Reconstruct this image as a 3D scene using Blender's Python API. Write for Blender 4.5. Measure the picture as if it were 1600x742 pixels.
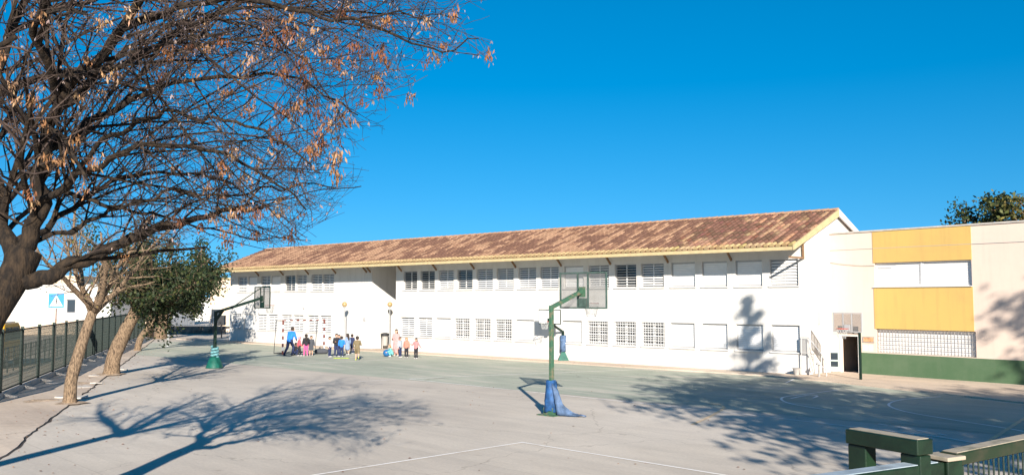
import bpy, bmesh, math, random
from mathutils import Vector, Matrix, noise
R = math.radians
random.seed(7)
for o in list(bpy.data.objects): bpy.data.objects.remove(o)
scene = bpy.context.scene
col = scene.collection

# ------------------------------------------------------------ camera, sky, sun, exposure
F = 1390.0; CX, CY = 800.0, 371.0; HC = 3.3; PITCH = math.atan(97.0 / F)
cam_d = bpy.data.cameras.new('camera'); cam = bpy.data.objects.new('camera', cam_d); col.objects.link(cam)
cam_d.sensor_width = 36.0; cam_d.sensor_fit = 'HORIZONTAL'; cam_d.lens = 36.0 * F / 1600.0
cam_d.clip_start = 0.05; cam_d.clip_end = 3000
cam.location = (0, 0, HC); cam.rotation_euler = (R(90) + PITCH, 0, 0)
scene.camera = cam

SUN_AZ = R(6.3)      # the sun stands behind the camera, a little to its right
SUN_EL = R(21.0)
sdir = Vector((math.sin(SUN_AZ) * math.cos(SUN_EL), -math.cos(SUN_AZ) * math.cos(SUN_EL), math.sin(SUN_EL)))  # towards the sun
sun_d = bpy.data.lights.new('sun', 'SUN'); sun = bpy.data.objects.new('sun', sun_d); col.objects.link(sun)
sun_d.energy = 5.0; sun_d.angle = R(0.5); sun_d.color = (1.0, 0.92, 0.82)
sun.rotation_euler = sdir.to_track_quat('Z', 'Y').to_euler(); sun.location = (0, -20, 40)

world = bpy.data.worlds.new('World'); scene.world = world; world.use_nodes = True
wn = world.node_tree.nodes; wl = world.node_tree.links
for n in list(wn): wn.remove(n)
sky = wn.new('ShaderNodeTexSky'); sky.sky_type = 'NISHITA'; sky.sun_disc = False
sky.sun_elevation = SUN_EL; sky.sun_rotation = math.pi - SUN_AZ
sky.air_density = 1.0; sky.dust_density = 0.1; sky.ozone_density = 2.2; sky.altitude = 600
hs = wn.new('ShaderNodeHueSaturation'); hs.inputs['Saturation'].default_value = 1.52; hs.inputs['Hue'].default_value = 0.494
bg = wn.new('ShaderNodeBackground'); bg.inputs['Strength'].default_value = 0.072
wo = wn.new('ShaderNodeOutputWorld')
wtc = wn.new('ShaderNodeTexCoord'); wsep = wn.new('ShaderNodeSeparateXYZ'); wcmb = wn.new('ShaderNodeCombineXYZ'); wma = wn.new('ShaderNodeMath'); wma.operation = 'MULTIPLY_ADD'
wma.inputs[1].default_value = 0.80; wma.inputs[2].default_value = 0.15      # very clear dry air: little whitening towards the horizon
wl.new(wtc.outputs['Generated'], wsep.inputs[0]); wl.new(wsep.outputs['X'], wcmb.inputs['X']); wl.new(wsep.outputs['Y'], wcmb.inputs['Y']); wl.new(wsep.outputs['Z'], wma.inputs[0]); wl.new(wma.outputs[0], wcmb.inputs['Z'])
wnm = wn.new('ShaderNodeVectorMath'); wnm.operation = 'NORMALIZE'; wl.new(wcmb.outputs[0], wnm.inputs[0]); wl.new(wnm.outputs[0], sky.inputs['Vector'])
wl.new(sky.outputs[0], hs.inputs['Color']); wl.new(hs.outputs[0], bg.inputs['Color']); wl.new(bg.outputs[0], wo.inputs['Surface'])
scene.view_settings.view_transform = 'Standard'; scene.view_settings.look = 'None'
scene.view_settings.exposure = 1.0; scene.view_settings.gamma = 1.0

# ------------------------------------------------------------ helpers
def G(px, py, z=0.0):
    """point of the place where the sight line through a photo point meets the height z"""
    x = (px - CX) / F; up = (CY - py) / F
    d = Vector((x, math.cos(PITCH) - up * math.sin(PITCH), math.sin(PITCH) + up * math.cos(PITCH)))
    t = (z - HC) / d.z
    return Vector((d.x * t, d.y * t, z))
def P(px, py, dist):
    x = (px - CX) / F; up = (CY - py) / F
    d = Vector((x, math.cos(PITCH) - up * math.sin(PITCH), math.sin(PITCH) + up * math.cos(PITCH)))
    t = dist / d.y
    return Vector((d.x * t, dist, HC + d.z * t))

MATS = {}
def mat(name, color, rough=0.8, var=0.0, scale=3.0, bump=0.0, bscale=40.0, color2=None, spec=0.3, metal=0.0, contrast=(0.35, 0.65), stretch=None, alpha=None):
    if name in MATS: return MATS[name]
    m = bpy.data.materials.new(name); m.use_nodes = True
    nt = m.node_tree; b = nt.nodes['Principled BSDF']
    b.inputs['Roughness'].default_value = rough; b.inputs['Specular IOR Level'].default_value = spec
    b.inputs['Metallic'].default_value = metal
    b.inputs['Base Color'].default_value = (*color, 1)
    if var > 0 or color2 or bump > 0:
        tc = nt.nodes.new('ShaderNodeTexCoord'); src = tc.outputs['Object']
        if stretch:
            mp = nt.nodes.new('ShaderNodeMapping'); mp.inputs['Scale'].default_value = stretch
            nt.links.new(src, mp.inputs['Vector']); src = mp.outputs['Vector']
    if var > 0 or color2:
        n = nt.nodes.new('ShaderNodeTexNoise'); n.inputs['Scale'].default_value = scale; n.inputs['Detail'].default_value = 8; n.inputs['Roughness'].default_value = 0.65
        nt.links.new(src, n.inputs['Vector'])
        r = nt.nodes.new('ShaderNodeValToRGB')
        c2 = color2 if color2 else tuple(c * (1 - var) for c in color)
        c1 = color if color2 else tuple(min(1, c * (1 + var)) for c in color)
        r.color_ramp.elements[0].position = contrast[0]; r.color_ramp.elements[1].position = contrast[1]
        r.color_ramp.elements[0].color = (*c2, 1); r.color_ramp.elements[1].color = (*c1, 1)
        nt.links.new(n.outputs['Fac'], r.inputs['Fac']); nt.links.new(r.outputs['Color'], b.inputs['Base Color'])
    if bump > 0:
        n2 = nt.nodes.new('ShaderNodeTexNoise'); n2.inputs['Scale'].default_value = bscale; n2.inputs['Detail'].default_value = 6
        nt.links.new(src, n2.inputs['Vector'])
        bp = nt.nodes.new('ShaderNodeBump'); bp.inputs['Strength'].default_value = bump; bp.inputs['Distance'].default_value = 0.02
        nt.links.new(n2.outputs['Fac'], bp.inputs['Height']); nt.links.new(bp.outputs['Normal'], b.inputs['Normal'])
    MATS[name] = m
    return m

def vcol_mat(name, rough=0.85, var=0.25, scale=6.0, spec=0.2, transl=0.0):
    m = bpy.data.materials.new(name); m.use_nodes = True
    nt = m.node_tree; b = nt.nodes['Principled BSDF']; b.inputs['Roughness'].default_value = rough; b.inputs['Specular IOR Level'].default_value = spec
    a = nt.nodes.new('ShaderNodeAttribute'); a.attribute_name = 'Col'
    tc = nt.nodes.new('ShaderNodeTexCoord'); n = nt.nodes.new('ShaderNodeTexNoise'); n.inputs['Scale'].default_value = scale; n.inputs['Detail'].default_value = 5
    nt.links.new(tc.outputs['Object'], n.inputs['Vector'])
    mr = nt.nodes.new('ShaderNodeMapRange'); mr.inputs['To Min'].default_value = 1 - var; mr.inputs['To Max'].default_value = 1 + var
    nt.links.new(n.outputs['Fac'], mr.inputs['Value'])
    mx = nt.nodes.new('ShaderNodeVectorMath'); mx.operation = 'MULTIPLY'
    nt.links.new(a.outputs['Color'], mx.inputs[0]); nt.links.new(mr.outputs['Result'], mx.inputs[1]); nt.links.new(mx.outputs['Vector'], b.inputs['Base Color'])
    if transl > 0:
        tr = nt.nodes.new('ShaderNodeBsdfTranslucent'); nt.links.new(mx.outputs['Vector'], tr.inputs['Color'])
        ms = nt.nodes.new('ShaderNodeMixShader'); ms.inputs[0].default_value = transl
        out = nt.nodes['Material Output']
        nt.links.new(b.outputs[0], ms.inputs[1]); nt.links.new(tr.outputs[0], ms.inputs[2]); nt.links.new(ms.outputs[0], out.inputs['Surface'])
    return m

class MB:
    def __init__(s): s.v = []; s.f = []; s.m = []; s.c = []; s.cur = None
    def face(s, idx, m=0): s.f.append(idx); s.m.append(m); s.c.append(s.cur)
    def quad(s, a, b, c, d, m=0):
        i = len(s.v); s.v += [tuple(a), tuple(b), tuple(c), tuple(d)]; s.face((i, i+1, i+2, i+3), m)
    def poly(s, pts, m=0):
        i = len(s.v); s.v += [tuple(p) for p in pts]; s.face(tuple(range(i, i + len(pts))), m)
    def box(s, x0, x1, y0, y1, z0, z1, m=0):
        i = len(s.v)
        s.v += [(x0,y0,z0),(x1,y0,z0),(x1,y1,z0),(x0,y1,z0),(x0,y0,z1),(x1,y0,z1),(x1,y1,z1),(x0,y1,z1)]
        for q in ((0,3,2,1),(4,5,6,7),(0,1,5,4),(1,2,6,5),(2,3,7,6),(3,0,4,7)): s.face(tuple(i+k for k in q), m)
        return s
    def beam(s, p0, p1, w, h, up=(0,0,1), m=0):
        p0 = Vector(p0); p1 = Vector(p1); d = (p1 - p0).normalized(); up = Vector(up)
        if abs(d.dot(up)) > 0.95: up = Vector((1,0,0)) if abs(d.x) < 0.9 else Vector((0,1,0))
        a = d.cross(up).normalized(); b = a.cross(d).normalized()
        i = len(s.v)
        for p in (p0, p1):
            for (sa, sb) in ((-1,-1),(1,-1),(1,1),(-1,1)): s.v.append(tuple(p + a*sa*w/2 + b*sb*h/2))
        for q in ((0,1,2,3),(7,6,5,4),(0,4,5,1),(1,5,6,2),(2,6,7,3),(3,7,4,0)): s.face(tuple(i+k for k in q), m)
        return s
    def prism(s, pts, y0, y1, m=0, axis='y'):
        """outline pts (x,z) run from y0 to y1"""
        i = len(s.v); n = len(pts)
        for y in (y0, y1):
            for (x, z) in pts: s.v.append((x, y, z) if axis == 'y' else (y, x, z))
        s.face(tuple(i+k for k in range(n)), m); s.face(tuple(i+n+k for k in reversed(range(n))), m)
        for k in range(n):
            k2 = (k+1) % n; s.face((i+k, i+n+k, i+n+k2, i+k2), m)
        return s
    def tube(s, pts, rad, k=8, m=0, cap=True):
        pts = [Vector(p) for p in pts]
        if not isinstance(rad, (list, tuple)): rad = [rad] * len(pts)
        i0 = len(s.v); prev = None; n = len(pts)
        for j, p in enumerate(pts):
            d = (pts[min(j+1, n-1)] - pts[max(j-1, 0)])
            if d.length < 1e-7: d = Vector((0,0,1))
            d.normalize()
            if prev is None:
                a = d.orthogonal().normalized()
            else:
                a = prev - d * prev.dot(d)
                if a.length < 1e-5: a = d.orthogonal()
                a.normalize()
            prev = a; b = d.cross(a)
            for q in range(k):
                t = 2*math.pi*q/k
                s.v.append(tuple(p + (a*math.cos(t) + b*math.sin(t))*rad[j]))
        for j in range(n-1):
            for q in range(k):
                q2 = (q+1) % k
                s.face((i0+j*k+q, i0+j*k+q2, i0+(j+1)*k+q2, i0+(j+1)*k+q), m)
        if cap and k > 3:
            s.face(tuple(i0+q for q in reversed(range(k))), m); s.face(tuple(i0+(n-1)*k+q for q in range(k)), m)
        return s
    def lathe(s, prof, c=(0,0,0), k=16, m=0):
        i0 = len(s.v); n = len(prof)
        for (r, z) in prof:
            for q in range(k):
                t = 2*math.pi*q/k; s.v.append((c[0]+r*math.cos(t), c[1]+r*math.sin(t), c[2]+z))
        for j in range(n-1):
            for q in range(k):
                q2 = (q+1) % k; s.face((i0+j*k+q, i0+j*k+q2, i0+(j+1)*k+q2, i0+(j+1)*k+q), m)
        s.face(tuple(i0+q for q in reversed(range(k))), m); s.face(tuple(i0+(n-1)*k+q for q in range(k)), m)
        return s
    def weld(s):
        d = {}; nv = []; mp = []
        for q in s.v:
            k = tuple(round(x, 5) for x in q)
            if k not in d: d[k] = len(nv); nv.append(q)
            mp.append(d[k])
        s.v = nv; s.f = [tuple(mp[i] for i in f) for f in s.f]; return s
    def mesh(s, name, mats, smooth=False):
        if smooth: s.weld()
        me = bpy.data.meshes.new(name); me.from_pydata(s.v, [], s.f)
        if not isinstance(mats, (list, tuple)): mats = [mats]
        for m in mats: me.materials.append(m)
        if len(mats) > 1: me.polygons.foreach_set('material_index', s.m)
        if smooth: me.polygons.foreach_set('use_smooth', [True]*len(me.polygons))
        if any(c is not None for c in s.c):
            at = me.color_attributes.new('Col', 'FLOAT_COLOR', 'CORNER')
            buf = []
            for f, c in zip(s.f, s.c):
                c = c or (0.5,0.5,0.5); buf += [c[0], c[1], c[2], 1.0] * len(f)
            at.data.foreach_set('color', buf)
        me.update(); return me
    def build(s, name, mats, parent=None, smooth=False, loc=None):
        return link(name, s.mesh(name, mats, smooth), parent, loc)
def link(name, me, parent=None, loc=None, rz=0.0):
    o = bpy.data.objects.new(name, me); col.objects.link(o)
    if parent: o.parent = parent
    if loc is not None: o.location = loc
    if rz: o.rotation_euler.z = rz
    return o
def tag(o, label, cat, group=None, kind=None):
    if label: o['label'] = label
    if cat: o['category'] = cat
    if group: o['group'] = group
    if kind: o['kind'] = kind
    return o
def thing(name, label, cat, loc=(0,0,0), rz=0.0, group=None):
    o = bpy.data.objects.new(name, None); col.objects.link(o); o.empty_display_size = 0.3
    o.location = loc; o.rotation_euler = (0, 0, rz)
    return tag(o, label, cat, group)
def struct(name, mb, m, label=None):
    o = mb.build(name, m); o['kind'] = 'structure'
    if label: o['label'] = label
    return o
def bev(o, w=0.01, seg=2):
    b = o.modifiers.new('bevel', 'BEVEL'); b.width = w; b.segments = seg; b.limit_method = 'ANGLE'; return o

# ------------------------------------------------------------ materials
def ground_mat(name, base, c_dark, c_light, seed, joint=None, stains=0.6, green=None):
    m = bpy.data.materials.new(name); m.use_nodes = True; nt = m.node_tree; N = nt.nodes; L = nt.links
    b = N['Principled BSDF']; b.inputs['Roughness'].default_value = 0.88; b.inputs['Specular IOR Level'].default_value = 0.25
    tc = N.new('ShaderNodeTexCoord')
    mp = N.new('ShaderNodeMapping'); mp.inputs['Location'].default_value = (seed, seed*2, 0); mp.inputs['Rotation'].default_value = (0, 0, R(47)); L.new(tc.outputs['Object'], mp.inputs['Vector'])
    def nz(scale, det, rough, vec=None):
        n = N.new('ShaderNodeTexNoise'); n.inputs['Scale'].default_value = scale; n.inputs['Detail'].default_value = det; n.inputs['Roughness'].default_value = rough
        L.new(vec or mp.outputs['Vector'], n.inputs['Vector']); return n.outputs['Fac']
    def ramp(fac, stops):
        r = N.new('ShaderNodeValToRGB'); e = r.color_ramp.elements
        while len(e) < len(stops): e.new(0.5)
        for k, (p, c) in enumerate(stops): e[k].position = p; e[k].color = (*c, 1)
        L.new(fac, r.inputs['Fac']); return r.outputs['Color']
    def mix(f, a, c, mode='MIX'):
        x = N.new('ShaderNodeMix'); x.data_type = 'RGBA'; x.blend_type = mode
        if hasattr(f, 'default_value') or hasattr(f, 'is_linked'): L.new(f, x.inputs[0])
        else: x.inputs[0].default_value = f
        for k, q in ((6, a), (7, c)):
            if isinstance(q, tuple): x.inputs[k].default_value = (*q, 1)
            else: L.new(q, x.inputs[k])
        return x.outputs[2]
    big = ramp(nz(0.10, 6, 0.6), [(0.35, c_dark), (0.5, base), (0.68, c_light)])
    mp2 = N.new('ShaderNodeMapping'); mp2.inputs['Scale'].default_value = (0.25, 1.6, 1); L.new(mp.outputs['Vector'], mp2.inputs['Vector'])
    streak = ramp(nz(0.9, 8, 0.7, mp2.outputs['Vector']), [(0.38, (0.80, 0.80, 0.81)), (0.6, (1.08, 1.07, 1.06))])
    c = mix(stains, big, streak, 'MULTIPLY')
    fine = ramp(nz(14, 6, 0.75), [(0.3, (0.84, 0.84, 0.85)), (0.7, (1.10, 1.09, 1.08))])
    c = mix(0.8, c, fine, 'MULTIPLY')
    spots = ramp(nz(1.7, 3, 0.5), [(0.69, (1, 1, 1)), (0.76, (0.72, 0.71, 0.70))])
    c = mix(0.7, c, spots, 'MULTIPLY')
    if green:
        wear = ramp(nz(0.8, 9, 0.75, mp2.outputs['Vector']), [(0.50, (0, 0, 0)), (0.66, (1, 1, 1))])
        c = mix(wear, c, green)
    v = N.new('ShaderNodeTexVoronoi'); v.feature = 'DISTANCE_TO_EDGE'; v.inputs['Scale'].default_value = 0.16
    nw = N.new('ShaderNodeTexNoise'); nw.inputs['Scale'].default_value = 1.2; nw.inputs['Detail'].default_value = 6; L.new(mp.outputs['Vector'], nw.inputs['Vector'])
    va = N.new('ShaderNodeVectorMath'); va.operation = 'MULTIPLY_ADD'; va.inputs[1].default_value = (1.2, 1.2, 0); L.new(nw.outputs['Color'], va.inputs[0]); L.new(mp.outputs['Vector'], va.inputs[2]); L.new(va.outputs['Vector'], v.inputs['Vector'])
    crack = ramp(v.outputs['Distance'], [(0.0005, (0.66, 0.65, 0.64)), (0.0025, (1, 1, 1))])
    c = mix(0.8, c, crack, 'MULTIPLY')
    if joint:
        br = N.new('ShaderNodeTexBrick'); br.offset = 0.0; br.inputs['Scale'].default_value = 1.0; br.inputs['Mortar Size'].default_value = 0.012; br.inputs['Mortar Smooth'].default_value = 0.4
        br.inputs['Brick Width'].default_value = joint; br.inputs['Row Height'].default_value = joint; br.inputs['Color1'].default_value = (1,1,1,1); br.inputs['Color2'].default_value = (0.93,0.93,0.94,1); br.inputs['Mortar'].default_value = (0.7,0.69,0.68,1)
        L.new(mp.outputs['Vector'], br.inputs['Vector']); c = mix(0.6, c, br.outputs['Color'], 'MULTIPLY')
    L.new(c, b.inputs['Base Color'])
    bp = N.new('ShaderNodeBump'); bp.inputs['Strength'].default_value = 0.25; bp.inputs['Distance'].default_value = 0.01
    L.new(nz(30, 5, 0.7), bp.inputs['Height']); L.new(bp.outputs['Normal'], b.inputs['Normal'])
    return m
M_yard = ground_mat('concrete_yard', (0.56, 0.495, 0.41), (0.48, 0.42, 0.35), (0.62, 0.555, 0.47), 3.0, joint=6.0, stains=0.45)
M_court = ground_mat('worn_green_court', (0.40, 0.42, 0.33), (0.32, 0.35, 0.28), (0.48, 0.475, 0.38), 9.0, green=(0.55, 0.495, 0.41))
M_walk = ground_mat('sandy_pavement', (0.58, 0.47, 0.36), (0.48, 0.385, 0.30), (0.63, 0.53, 0.42), 17.0, joint=3.0)
M_road = ground_mat('asphalt', (0.07, 0.07, 0.072), (0.05, 0.05, 0.052), (0.10, 0.10, 0.10), 5.0)
def wall_mat(name, base, dirt, streaks=0.5):
    m = bpy.data.materials.new(name); m.use_nodes = True; nt = m.node_tree; N = nt.nodes; L = nt.links
    b = N['Principled BSDF']; b.inputs['Roughness'].default_value = 0.9; b.inputs['Specular IOR Level'].default_value = 0.2
    tc = N.new('ShaderNodeTexCoord')
    def layer(scale, st, lo, hi, prev, fac, d):
        mp = N.new('ShaderNodeMapping'); mp.inputs['Scale'].default_value = st; L.new(tc.outputs['Object'], mp.inputs['Vector'])
        n = N.new('ShaderNodeTexNoise'); n.inputs['Scale'].default_value = scale; n.inputs['Detail'].default_value = 8; n.inputs['Roughness'].default_value = 0.7; L.new(mp.outputs['Vector'], n.inputs['Vector'])
        r = N.new('ShaderNodeMapRange'); r.inputs['From Min'].default_value = lo; r.inputs['From Max'].default_value = hi; r.inputs['To Max'].default_value = fac; L.new(n.outputs['Fac'], r.inputs['Value'])
        x = N.new('ShaderNodeMix'); x.data_type = 'RGBA'; L.new(r.outputs['Result'], x.inputs[0])
        if isinstance(prev, tuple): x.inputs[6].default_value = (*prev, 1)
        else: L.new(prev, x.inputs[6])
        x.inputs[7].default_value = (*d, 1); return x.outputs[2]
    c = layer(0.5, (1, 1, 1), 0.45, 0.75, base, streaks, dirt)
    c = layer(1.5, (2.5, 2.5, 0.18), 0.5, 0.8, c, streaks, tuple(q * 0.9 for q in dirt))
    c = layer(5, (1, 1, 1), 0.55, 0.8, c, streaks * 0.6, dirt)
    L.new(c, b.inputs['Base Color'])
    n = N.new('ShaderNodeTexNoise'); n.inputs['Scale'].default_value = 25; n.inputs['Detail'].default_value = 5; L.new(tc.outputs['Object'], n.inputs['Vector'])
    bp = N.new('ShaderNodeBump'); bp.inputs['Strength'].default_value = 0.2; bp.inputs['Distance'].default_value = 0.01; L.new(n.outputs['Fac'], bp.inputs['Height']); L.new(bp.outputs['Normal'], b.inputs['Normal'])
    return m
M_white = wall_mat('white_render', (0.625, 0.605, 0.57), (0.47, 0.445, 0.405), 0.6)
M_pink = wall_mat('pale_pink_render', (0.68, 0.545, 0.45), (0.58, 0.47, 0.39), 0.5)
M_yellow = wall_mat('yellow_render', (0.60, 0.395, 0.125), (0.52, 0.345, 0.125), 0.9)
M_greenp = wall_mat('green_dado_paint', (0.075, 0.135, 0.07), (0.13, 0.18, 0.11), 0.6)
M_peach = wall_mat('peach_render', (0.70, 0.55, 0.40), (0.6, 0.47, 0.36), 0.4)
M_cream = mat('cream_paint', (0.50, 0.39, 0.21), 0.7, 0.12, 4)
M_shut = mat('white_shutter', (0.76, 0.755, 0.74), 0.5, 0.05, 3, spec=0.4)
M_slat = mat('grey_white_slat', (0.66, 0.655, 0.64), 0.55, 0.1, 3, spec=0.4)
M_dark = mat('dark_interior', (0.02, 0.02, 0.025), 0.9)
M_glass = mat('window_glass', (0.03, 0.04, 0.05), 0.08, spec=0.8)
M_frame = mat('window_frame_grey', (0.42, 0.41, 0.40), 0.5)
M_bar = mat('grille_paint', (0.34, 0.32, 0.30), 0.55, 0.15, 5)
M_wood = mat('brown_bracket', (0.22, 0.13, 0.07), 0.8, 0.2, 8)
M_gpaint = mat('worn_green_paint', (0.045, 0.115, 0.07), 0.55, scale=6, color2=(0.16, 0.14, 0.09), contrast=(0.36, 0.52), bump=0.2, bscale=25)
M_gdark = mat('dark_green_paint', (0.007, 0.022, 0.015), 0.5, 0.3, 6)  # dark green, lowered further to carry the left hoop's shade
M_gmid = mat('shaded_rail_paint', (0.006, 0.020, 0.009), 0.42, 0.4, 9, spec=0.5, bump=0.1, bscale=60)  # near-black green: tree shade on the rails is put into the paint colour
M_railtop = mat('shaded_weathered_green', (0.013, 0.026, 0.011), 0.4, scale=14, color2=(0.035, 0.035, 0.02), contrast=(0.3, 0.55), spec=0.5)  # base dark with painted-in tree shade, flecked by weathering
M_wire = mat('steel_mesh_wire', (0.17, 0.17, 0.165), 0.5, metal=0.2)
M_gwire = mat('green_wire', (0.007, 0.017, 0.013), 0.6)
M_littop = mat('sunlit_worn_paint', (0.36, 0.31, 0.235), 0.7, scale=9, color2=(0.16, 0.155, 0.105), contrast=(0.3, 0.5))  # pale beige of worn tops, with their sunlit look put into the colour
M_black = mat('black_metal', (0.025, 0.027, 0.03), 0.5)
M_red = mat('orange_ring_paint', (0.50, 0.07, 0.03), 0.5)
M_goalred = mat('goal_red_paint', (0.16, 0.05, 0.04), 0.6)
M_wpaint = mat('white_paint', (0.75, 0.74, 0.72), 0.5, 0.06, 5)
M_net = mat('net_cord', (0.5, 0.5, 0.48), 0.9)
M_blue = mat('blue_padding', (0.02, 0.075, 0.20), 0.6, 0.5, 5, bump=0.3, bscale=8)
M_bluepale = mat('faded_blue_padding', (0.075, 0.125, 0.22), 0.7, 0.4, 5, bump=0.3, bscale=8)
M_teal = mat('teal_padding', (0.13, 0.30, 0.32), 0.65, 0.35, 9)
M_tealbase = mat('teal_green_base', (0.008, 0.09, 0.065), 0.5, 0.25, 5)
M_galv = mat('galvanised_steel', (0.42, 0.43, 0.43), 0.45, 0.1, 9, metal=0.5)
M_line = mat('white_court_paint', (0.84, 0.81, 0.76), 0.8, scale=2.2, color2=(0.64, 0.58, 0.51), contrast=(0.30, 0.48))
M_lineY = mat('ochre_court_paint', (0.72, 0.52, 0.30), 0.8, scale=2.2, color2=(0.56, 0.45, 0.33), contrast=(0.36, 0.55))
M_soil = mat('dry_soil', (0.36, 0.27, 0.19), 0.95, 0.35, 6, bump=0.8, bscale=14)
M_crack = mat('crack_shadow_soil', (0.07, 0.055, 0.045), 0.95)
M_conc = mat('kerb_concrete', (0.47, 0.43, 0.38), 0.9, 0.15, 4, bump=0.3)
M_stone = mat('dark_stone_wall', (0.17, 0.15, 0.13), 0.9, 0.45, 1.8, bump=0.6, bscale=5)
M_bark = mat('dark_bark', (0.045, 0.030, 0.018), 0.95, scale=11, color2=(0.012, 0.009, 0.007), contrast=(0.42, 0.64), bump=1.0, bscale=30, stretch=(1.4, 1.4, 0.55))  # bark darkened so its colour carries the shade on the big trunk
M_bark2 = mat('tan_bark', (0.25, 0.175, 0.11), 0.95, scale=13, color2=(0.05, 0.034, 0.023), contrast=(0.38, 0.58), bump=1.0, bscale=22, stretch=(2.2, 2.2, 0.6))
M_twig = mat('grey_brown_twig', (0.055, 0.038, 0.031), 0.9, 0.5, 2)
M_leaf = vcol_mat('leaf', 0.6, 0.2, 3, 0.3, transl=0.25)
M_seed = vcol_mat('dry_seed', 0.8, 0.2, 3, 0.2, transl=0.3)
M_tile = vcol_mat('clay_tile', 0.9, 0.22, 9, 0.15)
M_pan = mat('clay_pan', (0.20, 0.10, 0.065), 0.95, 0.3, 3)

# ------------------------------------------------------------ the setting
b = MB(); b.poly([(-700,-700,0),(700,-700,0),(700,900,0),(-700,900,0)]); struct('ground', b, M_yard)
def sheet(name, pts, z, m):
    b = MB(); b.poly([(p[0], p[1], z) for p in pts]); o = struct(name, b, m)
    return o
# frame of the main front: s runs left along the wall, out points to the yard
C0 = G(1264, 587); L0 = G(358, 532.5)
u = (L0 - C0).normalized(); v = Vector((-u.y, u.x, 0)) * -1   # v points into the building
if v.y < 0: v = -v
LEN = (L0 - C0).length
def S(px):
    k = (px - CX) / F
    return (k * C0.y - C0.x) / (u.x - k * u.y)
def W(s, out=0.0, z=0.0): p = C0 + u*s - v*out; return Vector((p.x, p.y, z))
RZ = math.atan2(u.y, u.x)
# wing frame
W0 = G(1300, 581.5); W1 = G(1600, 603); r_ = (W1 - W0).normalized(); RZW = math.atan2(r_.y, r_.x)
def T(px):
    k = (px - CX) / F
    return (k * W0.y - W0.x) / (r_.x - k * r_.y)
fc = G(700, 599)
s_l = S(340)
cf = (fc - C0).dot(-v)                                  # distance of the court edge from the front
sheet('sports_court', [W(s_l, 1.6), W(s_l, cf), W(-24, cf), W(-24, 4.2), G(1600, 631), G(1300, 597.5), W(1.2, 1.6)], 0.004, M_court)
# pavement along the school front, a low step
b = MB(); pts = [W(LEN+6, 0.0), W(LEN+6, 1.45), W(1.3, 1.45), G(1300, 597.0), G(1600, 630.4), G(1900, 664), W0 + r_*22, W0, W(-0.2,-2)]
b.poly([(p.x, p.y, 0.05) for p in pts]); n_ = len(pts)
for k in range(n_):
    p, q = pts[k], pts[(k+1) % n_]; b.quad((p.x,p.y,-0.02),(q.x,q.y,-0.02),(q.x,q.y,0.05),(p.x,p.y,0.05))
struct('pavement', b, M_walk)
# pavement under the row of trees: slab with a broken edge
K0 = G(0, 722); K1 = G(240, 533); kd = (K1 - K0).normalized(); kn = Vector((-kd.y, kd.x, 0))
if kn.x > 0: kn = -kn
Kst = K0 - kd*14; klen = (K1 - K0).length + 34
b = MB(); edge = []; n_ = 260
for k in range(n_+1):
    t = klen*k/n_
    off = 0.10*noise.noise((t*0.35, 0, 5)) + 0.07*noise.noise((t*1.7, 3, 1)) + 0.03*noise.noise((t*6, 8, 1))
    edge.append((t, off))
for k in range(n_):
    (t0, o0), (t1, o1) = edge[k], edge[k+1]
    A = Kst + kd*t0 + kn*(0.10+o0); B = Kst + kd*t1 + kn*(0.10+o1); Cc = Kst + kd*t1 + kn*9.2; D = Kst + kd*t0 + kn*9.2
    h0 = 0.035 + 0.02*noise.noise((t0*0.5, 1, 2)); h1 = 0.035 + 0.02*noise.noise((t1*0.5, 1, 2))
    b.quad((A.x,A.y,h0),(B.x,B.y,h1),(Cc.x,Cc.y,0.04),(D.x,D.y,0.04)); b.quad((A.x,A.y,-0.02),(B.x,B.y,-0.02),(B.x,B.y,h1),(A.x,A.y,h0))
struct('pavement', b, M_walk)
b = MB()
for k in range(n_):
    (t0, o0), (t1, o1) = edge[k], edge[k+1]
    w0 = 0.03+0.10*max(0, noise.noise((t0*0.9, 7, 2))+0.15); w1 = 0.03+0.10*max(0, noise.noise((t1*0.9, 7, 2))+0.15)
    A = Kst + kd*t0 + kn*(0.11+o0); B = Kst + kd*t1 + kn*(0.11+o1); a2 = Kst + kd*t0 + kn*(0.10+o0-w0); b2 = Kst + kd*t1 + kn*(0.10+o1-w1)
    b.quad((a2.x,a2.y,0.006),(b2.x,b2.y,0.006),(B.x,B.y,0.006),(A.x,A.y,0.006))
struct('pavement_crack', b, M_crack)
# street beyond the fence
a = Kst + kn*10.4; e = Kst + kd*(klen+60) + kn*10.4
sheet('pavement', [a - kn*1.6, e - kn*1.6, e + kn*2.4, a + kn*2.4], 0.012, M_walk)
sheet('road', [a + kn*2.4, e + kn*2.4, e + kn*60, a + kn*60], 0.018, M_road)

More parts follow.
